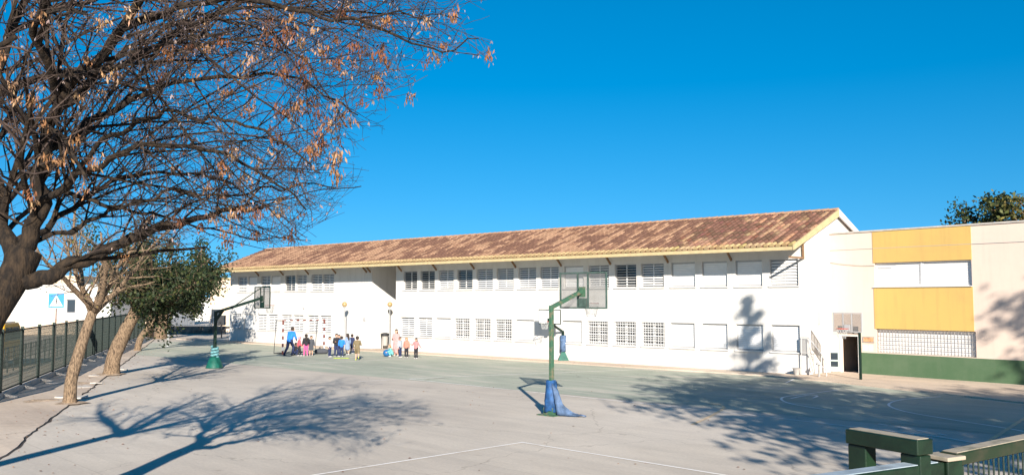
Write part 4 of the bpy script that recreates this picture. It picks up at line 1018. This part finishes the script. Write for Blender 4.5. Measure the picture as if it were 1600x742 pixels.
# ---- trees of the row along the fence
def row_tree(name, label, foot, lean, h, r, limbs_, m, seed, spec_, leaves=None, nleaf=0, lsize=0.14, crown_scale=1.0, leaf_every=1.0, bias=(0,0,0), els=(25,62), group='trees in the row along the fence'):
    rg = random.Random(seed); t = thing(name, label, 'tree', foot, 0, group)
    top = Vector((lean[0], lean[1], h))
    pts = smooth_path([Vector((0,0,-0.1)), Vector((lean[0]*0.12, lean[1]*0.12, h*0.3)), Vector((lean[0]*0.55, lean[1]*0.55, h*0.68)), top], 5)
    n = len(pts); rr_ = [r*(1.22 if i == 0 else 1.1 if i == 1 else 1.0)*(1-0.28*i/(n-1)) for i in range(n)]
    trunk_mesh(t, pts, rr_, m, 'trunk', 14, 0.14, seed)
    polys = []
    for k in range(limbs_):
        a = 2*math.pi*(k + rg.uniform(-.25,.25))/limbs_; el = R(rg.uniform(*els)); ln = rg.uniform(1.5, 2.6)*crown_scale
        d = Vector((math.cos(a)*math.cos(el), math.sin(a)*math.cos(el), math.sin(el))) + Vector(bias)
        st = top - Vector((0,0,rg.uniform(0.0,0.35))); tmp = []
        q, qr, _ = grow(rg, st, d, ln, r*rg.uniform(0.4,0.55), r*0.14, 8, 0.10, Vector((0,0,0.1)), tmp, 0)
        trunk_mesh(t, q, qr, m, 'limb', 8, 0.12, seed+k); polys.append((q, qr))
    tw_ = []
    for (q, qr) in polys: sub(rg, q, qr, tw_, 0, spec_)
    bb = MB(); lf_ = MB()
    for (q, qr, lv) in tw_: bb.tube(q, qr, 4 if lv == 0 else 3, cap=False)
    if bb.v: bb.build('branches', m if leaves else M_twig, t)['kind'] = 'stuff'
    if leaves:
        cnt = 0
        for (q, qr, lv) in tw_:
            if lv < len(spec_)-2: continue
            if rg.random() > leaf_every: continue
            for k in range(nleaf):
                p, _, _ = at_frac(q, qr, rg.random()); p = p + Vector((rg.gauss(0,.10), rg.gauss(0,.10), rg.gauss(0,.10)))*crown_scale
                leaf(lf_, rg, p, lsize*rg.uniform(.6,1.3), jitter_col(rg, rg.choice(leaves), .35), asp=0.55); cnt += 1
        if cnt: lf_.build('crown', M_leaf, t)['kind'] = 'stuff'
    return t
spec_bare = [(3.6, (0.7, 1.9), 0.5, (25, 65), 6, 0.12, Vector((0,0,-0.05)), 0.15), (4.5, (0.35, 1.0), 0.55, (25,60), 5, 0.12, Vector((0,0,0.05)), 0.15), (4.5, (0.15,0.45), 0.6, (25,60), 3, 0.12, Vector((0,0,0.1)), 0.2)]
spec_leafy = [(3.4, (0.6, 1.6), 0.5, (30, 70), 5, 0.13, Vector((0,0,-0.05)), 0.12), (4.0, (0.3, 0.8), 0.55, (30,65), 3, 0.14, Vector((0,0,0.0)), 0.15)]
GREEN = [(0.030,0.048,0.016),(0.022,0.038,0.014),(0.055,0.066,0.02),(0.018,0.030,0.012)]
OLIVE = [(0.12,0.12,0.03),(0.09,0.10,0.03),(0.20,0.15,0.04),(0.06,0.08,0.025)]
row_tree('bare_tree', 'bare tree leaning in from beyond the left edge of the view', Vector((-10.9, 8.6, 0)), (2.7, 1.4), 4.9, 0.22, 8, M_bark, 77, spec_bare, None, 0, 0.1, 1.7, 0, group='bare trees on the left')
row_tree('bare_tree', 'slim tan trunked tree with bare crossing branches nearest the fence', G(108, 631), (0.55, 0.3), 3.0, 0.20, 7, M_bark2, 21, spec_bare, OLIVE, 2, 0.10, 1.7, 0.10, (0.1,0,0), (42,76))
row_tree('leafy_tree', 'thick leaning trunk with dense dark green crown in the tree row', G(174, 585.5), (1.0, 0.2), 2.95, 0.34, 12, M_bark2, 32, spec_leafy, GREEN, 22, 0.17, 1.9, 1.0, (0.45,0.1,0))
row_tree('leafy_tree', 'dark green tree whose crown reaches towards the left hoop', G(214, 548), (1.6, 0.5), 2.7, 0.22, 12, M_bark2, 43, spec_leafy, GREEN, 20, 0.20, 2.3, 1.0, (0.5,0,0))
row_tree('leafy_tree', 'far leafy tree with brown trunk beside the thin pole', G(250, 529), (0.8, 0.3), 2.8, 0.55, 9, M_bark2, 54, spec_leafy, GREEN, 18, 0.20, 1.7, 1.0)
row_tree('leafy_tree', 'farthest leafy tree of the row at the end of the fence', G(233, 527), (0.2, 0.3), 2.8, 0.40, 8, M_bark2, 65, spec_leafy, GREEN+OLIVE, 14, 0.20, 1.7, 1.0)
# soil rings and lifted slabs round the feet
for (px, py, rad_, lab) in ((108,631,0.45,'heaved soil round the slim tan trunk'),(174,585.5,0.6,'heaved soil round the thick leaning trunk'),(60,628,0.55,'empty soil pit between fence and slim trunk'),(120,600,0.45,'empty soil pit by the fence footing')):
    g = G(px, py); b = MB(); n = 20; rings = []
    for j, (rf, z) in enumerate(((1.0, 0.036),(0.8,0.045),(0.45,0.06),(0.0,0.06))):
        rings.append([(rad_*rf*(1+0.7*noise.noise((math.cos(2*math.pi*q/n)*1.5+px, math.sin(2*math.pi*q/n)*1.5, j*0.4)))*math.cos(2*math.pi*q/n), rad_*rf*math.sin(2*math.pi*q/n)*1.2, z + (0.05*noise.noise((q*0.7, j*1.3, px)) if 0 < j else 0)) for q in range(n)])
    for j in range(3):
        for q in range(n): q2 = (q+1) % n; b.quad(rings[j][q], rings[j][q2], rings[j+1][q2], rings[j+1][q])
    o = b.build('soil_mound', M_soil, loc=(g.x, g.y, 0), smooth=True); o['kind'] = 'structure'; o['label'] = lab
rb_ = random.Random(9)
for (px, py) in ((126,622),(132,606),(150,600),(146,588),(192,578),(98,622),(80,600)):
    g = G(px, py); b = MB(); n = 6; out_ = [(0.28*rb_.uniform(.6,1.2)*math.cos(2*math.pi*q/n), 0.34*rb_.uniform(.6,1.2)*math.sin(2*math.pi*q/n)) for q in range(n)]
    b.poly([(x, y, 0.065) for x, y in out_])
    for q in range(n): (x0, y0), (x1, y1) = out_[q], out_[(q+1) % n]; b.quad((x0,y0,0.02),(x1,y1,0.02),(x1,y1,0.065),(x0,y0,0.065))
    o = b.build('broken_slab', M_conc, loc=(g.x, g.y, 0.0)); o.rotation_euler = (R(rb_.uniform(-7,7)), R(rb_.uniform(-7,7)), 0); o['kind'] = 'structure'
# trees behind the wing on the right
def far_tree(label, pos, h, r, seed, cols, group, n=2600, ls=0.28, trunk=True, cone=False, zc=0.55, name='leafy_tree', bare=0.42):
    rg = random.Random(seed); t = thing(name, label, 'tree', pos, 0, group)
    trunk_mesh(t, [Vector((0,0,-0.1)), Vector((0.1,0,h*bare*0.6)), Vector((0.0,0.1,h*bare)), Vector((0,0,h*0.9))], [h*0.028,h*0.022,h*0.018,0.04], M_bark2, 'trunk', 10, 0.1, seed)
    lf_ = MB(); bb = MB(); clumps = []
    NK = 90 if cone else 60
    for k in range(NK):
        if cone:
            f = (k+rg.random())/NK; z = h*(bare*0.55 + (1-bare*0.55)*f); rr_ = r*(1-f)**0.75*rg.uniform(0.35,1.1); a = rg.uniform(0, 2*math.pi); c = Vector((rr_*math.cos(a), rr_*math.sin(a), z - 0.2*rr_)); s_ = r*0.15*(1.15-f)
        else:
            a = rg.uniform(0,2*math.pi); el = math.asin(rg.uniform(-0.75,1)); q = rg.uniform(0.45,1.0)
            c = Vector((r*q*math.cos(a)*math.cos(el), r*q*math.sin(a)*math.cos(el), h*bare + (h-h*bare)*0.5 + (h-h*bare)*0.5*q*math.sin(el))); s_ = r*rg.uniform(0.14,0.26)
        clumps.append((c, s_)); base = Vector((0,0,max(h*bare*0.5, c.z - (0.35 if not cone else 0.1)*r)))
        mid = base.lerp(c, 0.5) + Vector((rg.gauss(0,.1),rg.gauss(0,.1),rg.gauss(0,.1)))*r*0.4
        bb.tube(smooth_path([base, mid, c], 3), [h*0.007]*4 + [h*0.004]*2 + [0.015], 4, cap=False)
    for k in range(n):
        c, s_ = rg.choice(clumps); p = c + Vector((max(-1.8,min(1.8,rg.gauss(0,1))), max(-1.8,min(1.8,rg.gauss(0,1))), max(-1.8,min(1.8,rg.gauss(0,0.6)))))*s_
        leaf(lf_, rg, p, ls*rg.uniform(.6,1.4), jitter_col(rg, rg.choice(cols), .4), asp=0.6)
    bb.build('branches', M_bark2, t)['kind'] = 'stuff'; lf_.build('crown', M_leaf, t)['kind'] = 'stuff'
    return t
q = P(1512, 468, 62); far_tree('dark green tree rising behind the wing roof', (q.x, 62, 0), 10.0, 2.0, 5, GREEN, 'trees behind the wing', 3300, 0.26)
q = P(1562, 468, 60); far_tree('taller dark tree behind the wing roof, right of its neighbour', (q.x, 60, 0), 10.7, 1.6, 6, GREEN+OLIVE[:2], 'trees behind the wing', 2600, 0.26)
q = P(1612, 468, 58); far_tree('yellowing tree behind the wing at the right edge', (q.x, 58, 0), 10.3, 2.0, 7, OLIVE+[(0.25,0.18,0.04)], 'trees behind the wing', 2600, 0.26)
# trees beside and behind the viewer, known by the shadows they throw on the yard and walls
far_tree('conifer standing right of the terrace', (13.6, 15.4, 0), 13.2, 2.5, 15, GREEN, 'trees beside the terrace', 3600, 0.2, cone=True, name='conifer_tree', bare=0.22)
far_tree('broad evergreen tree right of the terrace', (11.5, 2.0, 0), 13.5, 4.6, 16, GREEN, 'trees beside the terrace', 7500, 0.32, bare=0.40)
far_tree('evergreen tree far right of the terrace', (25.2, 9.0, 0), 14.8, 3.4, 17, GREEN, 'trees beside the terrace', 6000, 0.30, bare=0.25)
far_tree('tall evergreen tree behind the terrace', (18.5, -2.0, 0), 13.5, 4.2, 18, GREEN, 'trees beside the terrace', 11000, 0.34, bare=0.35)

# ------------------------------------------------------------ people
def fused(name, caps, voxel, m, parent, extra=None):
    """one continuous skin grown over tapered limbs"""
    bm = bmesh.new()
    for (p0, r0, p1, r1) in caps:
        p0 = Vector(p0); p1 = Vector(p1)
        for (p, r) in ((p0, r0), (p1, r1)): bmesh.ops.create_icosphere(bm, subdivisions=2, radius=r, matrix=Matrix.Translation(p))
        d = p1 - p0
        if d.length > 1e-4:
            q = d.to_track_quat('Z', 'Y').to_matrix().to_4x4()
            bmesh.ops.create_cone(bm, cap_ends=True, segments=10, radius1=r0, radius2=r1, depth=d.length, matrix=Matrix.Translation((p0+p1)/2) @ q)
    me = bpy.data.meshes.new(name); bm.to_mesh(me); bm.free()
    o = bpy.data.objects.new(name, me); col.objects.link(o)
    md = o.modifiers.new('remesh', 'REMESH'); md.mode = 'VOXEL'; md.voxel_size = voxel
    sm = o.modifiers.new('smooth', 'SMOOTH'); sm.iterations = 3; sm.factor = 0.5
    dg = bpy.context.evaluated_depsgraph_get(); ev = o.evaluated_get(dg)
    nm = bpy.data.meshes.new_from_object(ev); nm.name = name
    o.modifiers.clear(); o.data = nm; bpy.data.meshes.remove(me)
    nm.materials.clear(); nm.materials.append(m); nm.polygons.foreach_set('use_smooth', [True]*len(nm.polygons))
    o.parent = parent; return o
def cl(name, c): return mat('cloth_'+name, c, 0.85, 0.15, 12, bump=0.3, bscale=30)
SKIN = mat('skin', (0.50,0.30,0.21), 0.6, 0.06, 10); HAIRD = mat('dark_hair', (0.025,0.017,0.012), 0.6, 0.3, 30); HAIRB = mat('fair_hair', (0.33,0.19,0.08), 0.6, 0.3, 30); SHOE = mat('pale_shoe', (0.55,0.55,0.55), 0.7, 0.2, 12); SHOED = mat('dark_shoe', (0.04,0.04,0.05), 0.7); EYE = mat('eye', (0.03,0.02,0.02), 0.3)
PG = 'people on the playground'
def person(label, px, py, H, yaw, top, bottom, pose='stand', hair='short', hairm=None, sleeves=1.0, legs='trousers', shoe=None, extra=None):
    g = G(px, py); o = thing('person', label, 'person', (g.x, g.y, 0.004), R(yaw), PG)
    k = H; V = Vector; hm = hairm or HAIRD
    # joints for a figure facing -y, in shares of the height
    hipz, lean, kneeL, kneeR, ankL, ankR = 0.50, 0.0, V((0.058,-0.01,0.27)), V((-0.058,-0.01,0.27)), V((0.062,0.01,0.04)), V((-0.062,0.01,0.04))
    elbL, elbR, wrL, wrR = V((0.155,0.015,0.63)), V((-0.155,0.015,0.63)), V((0.165,-0.035,0.49)), V((-0.165,-0.035,0.49))
    hipc = V((0,0,0.52)); chest = V((0,0.0,0.73)); neck = V((0,0.005,0.835)); head = V((0,-0.01,0.93))
    if pose == 'run':
        kneeL = V((0.055,-0.13,0.31)); ankL = V((0.055,-0.03,0.09)); kneeR = V((-0.055,0.05,0.28)); ankR = V((-0.055,0.16,0.13)); elbL = V((0.16,0.08,0.66)); wrL = V((0.15,0.02,0.54)); elbR = V((-0.16,-0.06,0.64)); wrR = V((-0.13,-0.17,0.66)); chest += V((0,-0.03,0)); neck += V((0,-0.05,0)); head += V((0,-0.07,0))
        ankL.z = 0.04; kneeL.z = 0.27
    elif pose == 'wide':
        kneeL = V((0.12,-0.02,0.27)); ankL = V((0.22,0.02,0.04)); kneeR = V((-0.09,-0.08,0.28)); ankR = V((-0.08,0.0,0.04)); hipc = V((0,0.03,0.51)); chest = V((0,-0.05,0.71)); neck = V((0,-0.10,0.81)); head = V((0,-0.15,0.895)); elbL = V((0.16,-0.10,0.60)); wrL = V((0.10,-0.22,0.52)); elbR = V((-0.16,-0.10,0.60)); wrR = V((-0.10,-0.22,0.52))
    elif pose == 'arms':
        elbL = V((0.20,-0.02,0.66)); wrL = V((0.30,-0.05,0.56)); elbR = V((-0.20,-0.02,0.66)); wrR = V((-0.27,-0.06,0.70))
    elif pose == 'crouch':
        hipc = V((0,0.10,0.17)); chest = V((0,0.0,0.37)); neck = V((0,-0.04,0.47)); head = V((0,-0.06,0.565)); kneeL = V((0.09,-0.16,0.30)); kneeR = V((-0.09,-0.16,0.30)); ankL = V((0.08,-0.03,0.04)); ankR = V((-0.08,-0.03,0.04)); elbL = V((0.16,-0.10,0.30)); wrL = V((0.10,-0.24,0.26)); elbR = V((-0.16,-0.10,0.30)); wrR = V((-0.10,-0.24,0.26))
    elif pose == 'talk':
        elbR = V((-0.15,-0.03,0.62)); wrR = V((-0.09,-0.15,0.66)); kneeL = V((0.07,-0.02,0.27)); ankL = V((0.085,-0.02,0.04))
    elif pose == 'step':
        kneeL = V((0.055,-0.06,0.275)); ankL = V((0.06,-0.09,0.04)); kneeR = V((-0.055,0.02,0.27)); ankR = V((-0.06,0.11,0.05)); elbL = V((0.15,0.05,0.63)); wrL = V((0.155,0.03,0.49)); elbR = V((-0.15,-0.03,0.63)); wrR = V((-0.15,-0.10,0.51))
    ax = (chest - hipc).normalized()
    shL = chest + V((0.105,0,0)) + ax*0.065; shR = chest + V((-0.105,0,0)) + ax*0.065
    hiL = hipc + V((0.05,0,-0.02)); hiR = hipc + V((-0.05,0,-0.02))
    kid = H < 1.45; hr = 0.072 if kid else 0.060
    f = -0.01
    def c(p, r, q, s): return (V(p)*k, r*k, V(q)*k, s*k)
    B = [c(hipc+V((0.03,0,0)),.065,chest+V((.03,0,0)),.068), c(hipc-V((0.03,0,0)),.065,chest-V((.03,0,0)),.068), c(shL,.04,shR,.04), c(chest+ax*.05,.05,neck,.033), c(neck,.032,head-V((0,0,.04)),.034),
         c(head+V((0,.008,.015)),hr,head+V((0,-.012,-.03)),hr*0.74), c(head+V((0,-hr*.95,-.012)),.010,head+V((0,-hr*0.85,.012)),.007),
         c(head+V((hr,.005,-.005)),.013,head+V((hr,.005,.010)),.013), c(head+V((-hr,.005,-.005)),.013,head+V((-hr,.005,.010)),.013)]
    for (sh, el, wr, sx) in ((shL,elbL,wrL,1),(shR,elbR,wrR,-1)):
        B += [c(sh,.034,el,.026), c(el,.026,wr,.018)]
        dd = (wr-el).normalized(); pal = wr + dd*.045; B.append(c(wr,.017,pal,.020)); sd = dd.cross(V((0,1,0)));
        sd = sd.normalized() if sd.length > .1 else V((1,0,0)); nn = dd.cross(sd)
        for q, ln in ((-1.5,.036),(-.5,.046),(.5,.048),(1.5,.040)):
            b0 = pal + sd*q*.011; m0 = b0 + dd*ln*.55 + nn*.006; B += [c(b0,.0075,m0,.007), c(m0,.007,m0+dd*ln*.45+nn*.014,.006)]
        B += [c(wr+dd*.015,.009,wr+dd*.04+sd*.03*sx,.008), c(wr+dd*.04+sd*.03*sx,.008,wr+dd*.065+sd*.032*sx,.007)]
    for (hi, kn_, an) in ((hiL,kneeL,ankL),(hiR,kneeR,ankR)):
        B += [c(hi,.058,kn_,.038), c(kn_,.038,an,.023), c(an,.022,V((an.x,an.y-.07,max(.02,an.z-.02))),.016)]
    fused('body', B, 0.0095*max(k,1.0), SKIN, o)
    # clothes
    Tp = [c(hipc+V((0.035,0,.0)),.076,chest+V((.032,0,0)),.078), c(hipc-V((0.035,0,.0)),.076,chest-V((.032,0,0)),.078), c(shL,.05,shR,.05), c(chest+ax*.06,.055,neck-ax*.015,.042)]
    for (sh, el, wr) in ((shL,elbL,wrL),(shR,elbR,wrR)):
        if sleeves > 0.5: Tp += [c(sh,.045,el,.036), c(el,.036,wr.lerp(el,.08),.028)]
        else: Tp += [c(sh,.045,sh.lerp(el,.7),.042)]
    if extra == 'hood': Tp.append(c(neck+V((0,.04,-.01)),.045,neck+V((0,.05,.02)),.04))
    fused('top', Tp, 0.014*max(k,1.0), top, o)
    Bt = [c(hiL+V((0,0,.03)),.07,hiR+V((0,0,.03)),.07)]
    for (hi, kn_, an) in ((hiL,kneeL,ankL),(hiR,kneeR,ankR)):
        if legs == 'trousers': Bt += [c(hi,.066,kn_,.047), c(kn_,.047,an+V((0,0,.01)),.036)]
        elif legs == 'shorts': Bt += [c(hi,.068,hi.lerp(kn_,.85),.056)]
        else: Bt += [c(hi,.075,hi.lerp(kn_,.9),.085)]
    if legs == 'skirt': Bt += [c((hiL+hiR)/2,.09,(kneeL+kneeR)/2+V((0,0,.03)),.11)]
    if legs == 'long': Bt += [c((hiL+hiR)/2,.09,(ankL+ankR)/2+V((0,0,.12)),.085)]
    fused('skirt' if legs in ('skirt','long') else legs, Bt, 0.014*max(k,1.0), bottom, o)
    hb = [c(head+V((0,.012,.026)),hr*1.04,head+V((0,.020,.0)),hr*1.0)]
    if hair == 'long': hb += [c(head+V((0,.04,0)),hr*.85,neck+V((0,.06,-.06)),.05), c(neck+V((0,.06,-.06)),.05,neck+V((0,.065,-.12)),.03)]
    if hair == 'tail': hb += [c(head+V((0,.07,.01)),.03,neck+V((0,.09,-.03)),.022)]
    if hair == 'cap': hb += [c(head+V((0,-.05,.045)),.03,head+V((0,-.09,.04)),.02)]
    fused('cap' if hair == 'cap' else 'hair', hb, 0.012*max(k,1.0), hm, o)
    for sx in (1,-1):
        an = ankL if sx > 0 else ankR; z0 = max(.022, an.z-.018)
        fused('shoe', [c(V((an.x,an.y+.012,z0)),.026,V((an.x,an.y-.075,z0-.002)),.022), c(V((an.x,an.y,z0+.01)),.026,V((an.x,an.y,z0+.015)),.026)], 0.012*max(k,1.0), shoe or SHOE, o)
        b = MB(); b.lathe([(0.001,-.008*k),(.008*k,0),(.001,.008*k)], tuple((head+V((sx*.026,-hr*.80,.004)))*k), 6); b.build('eye', EYE, o)
    return o
NAVY = cl('navy', (0.02,0.03,0.08)); BLUE = cl('royal_blue', (0.02,0.17,0.60)); BLK = cl('black', (0.02,0.02,0.025)); PINK = cl('pink', (0.62,0.09,0.24)); RED = cl('coral_red', (0.60,0.10,0.12)); WHT = cl('white', (0.60,0.60,0.63)); GREY = cl('grey', (0.32,0.36,0.40)); DGREY = cl('dark_grey', (0.06,0.065,0.075)); DEN = cl('denim', (0.20,0.27,0.40)); KHK = cl('khaki_brown', (0.16,0.125,0.07)); PPNK = cl('pale_pink', (0.50,0.27,0.26)); AQUA = cl('aqua', (0.14,0.42,0.42)); ORG = cl('salmon', (0.50,0.19,0.14)); PEACH = cl('blush', (0.52,0.20,0.20)); LIME = mat('lime_fabric', (0.50,0.62,0.05), 0.7); PCAP = cl('pink_cap', (0.65,0.25,0.32)); SKT = cl('tan_legs', (0.5,0.25,0.2))
person('adult in royal blue jacket and navy trousers leaning over by the goal', 453, 555.5, 1.74, 160, BLUE, NAVY, 'wide', shoe=SHOED)
person('child in dark clothes crouching beside the adult in blue', 461, 555, 1.15, 150, BLK, NAVY, 'crouch', shoe=SHOED)
person('child in coral top and pink cap next to the adult', 467.5, 556, 1.12, 120, RED, BLK, 'step', 'cap', PCAP)
person('girl with long dark hair, black top and bright pink trousers', 478, 556, 1.26, 200, BLK, PINK, 'talk', 'long')
person('boy in dark grey top and shorts at the end of the goal group', 486, 555.5, 1.15, 10, DGREY, DGREY, 'stand', legs='shorts')
person('child in white top and dark trousers left of the cluster', 515, 557.5, 1.15, 70, WHT, NAVY, 'stand')
person('taller boy in black top with white print in the cluster', 525.5, 557, 1.30, 20, BLK, NAVY, 'talk')
person('child half hidden behind the blue and black tops', 529.5, 553.5, 1.16, 10, DGREY, BLK, 'stand')
person('boy in bright blue top seen from behind', 533.5, 557, 1.16, 185, BLUE, NAVY, 'talk')
person('girl in denim coloured dress with long dark hair', 543, 554, 1.24, 230, DEN, DEN, 'stand', 'long', legs='skirt')
person('child in dark navy clothes at the right of the cluster', 550, 552, 1.16, 160, NAVY, NAVY, 'stand')
person('child in khaki brown outfit running with lime socks', 558, 562.5, 1.28, 190, KHK, KHK, 'run', legs='shorts', shoe=LIME)
person('woman in pale pink long clothes standing by the lamp', 619, 556, 1.55, -20, PPNK, PPNK, 'talk', 'long', legs='long')
person('child in aqua top crouching beside the blue ball', 610, 557, 1.05, -60, AQUA, AQUA, 'crouch', 'tail', HAIRB)
person('boy in grey top and navy trousers next to the woman', 625, 558, 1.14, 60, GREY, NAVY, 'stand')
person('fair haired child in salmon top and black trousers', 635, 558.5, 1.12, -10, ORG, BLK, 'stand', 'long', HAIRB)
person('girl in pink top with arms held out, rightmost child', 650, 560, 1.13, -25, PEACH, BLK, 'arms', 'long')
g = G(604, 557); b = MB(); n = 14
b.lathe([(0.21*math.sin(math.pi*k/n)+0.001, 0.21-0.21*math.cos(math.pi*k/n)) for k in range(n+1)], (0,0,0), 20)
o = thing('exercise_ball', 'blue ball on the ground beside the crouching child', 'ball', (g.x, g.y, 0.004)); b.build('ball_skin', mat('ball_blue', (0.02,0.12,0.30), 0.35, 0.1, 5, spec=0.5), o, smooth=True); b = MB(); b.lathe([(0.012,0),(0.012,0.012)], (0,0,0.415), 8); b.build('valve', M_wpaint, o)
g = G(502, 553); o = thing('sports_bag', 'dark sports bag on the ground near the right goal post', 'bag', (g.x, g.y, 0.004), R(20))
fused('bag_body', [((-0.28,0,.16),.15,(0.28,0,.16),.15), ((-0.2,0,.2),.14,(0.2,0,.2),.14)], 0.03, DGREY, o)
b = MB(); b.tube([(-0.15,-.1,.28),(-0.1,-.06,.46),(0.1,-.06,.46),(0.15,-.1,.28)], 0.015, 6); b.build('strap', BLK, o)
g = G(533.5, 559.5)
for dx, lab in ((-0.22,'lime green training bib on the ground, left one'),(0.22,'lime green training bib on the ground, right one')):
    b = MB(); n = 8; gr_ = [[Vector((dx + (i/n-.5)*0.42, (j/n-.5)*0.34, 0.012+0.035*abs(noise.noise((i*.7+dx*9, j*.7, 3))))) for j in range(n+1)] for i in range(n+1)]
    for i in range(n):
        for j in range(n): b.quad(gr_[i][j], gr_[i+1][j], gr_[i+1][j+1], gr_[i][j+1])
    o = b.build('training_bib', LIME, loc=(g.x, g.y, 0.004), smooth=True); s_ = o.modifiers.new('solid','SOLIDIFY'); s_.thickness = 0.012; tag(o, lab, 'bib', 'training bibs')

# dry leaves blown about the yard
rl = random.Random(4); b = MB()
for k in range(420):
    if k < 320: t = rl.uniform(8, 60); q = Kst + kd*t + kn*(rl.gauss(0.1, 0.9)); zz = 0.062 if (q-Kst).dot(kn) > 0.25 else 0.014
    else: q = Vector((rl.gauss(-4, 6), rl.uniform(15, 34), 0)); zz = 0.014 if (q-Kst).dot(kn) < 0 else 0.062
    a = rl.uniform(0, 6.28); w = rl.uniform(.012,.028); l = w*rl.uniform(1.2,2.2); ca, sa_ = math.cos(a), math.sin(a)
    b.cur = jitter_col(rl, rl.choice(SEEDC), .3)
    b.quad((q.x-ca*l, q.y-sa_*l, zz), (q.x+sa_*w, q.y-ca*w, zz+.008), (q.x+ca*l, q.y+sa_*l, zz), (q.x-sa_*w, q.y+ca*w, zz+rl.uniform(.004,.02)))
tag(b.build('leaf_litter', M_seed), 'dry brown leaves scattered over the yard and pavement edge', 'leaves', kind='stuff')
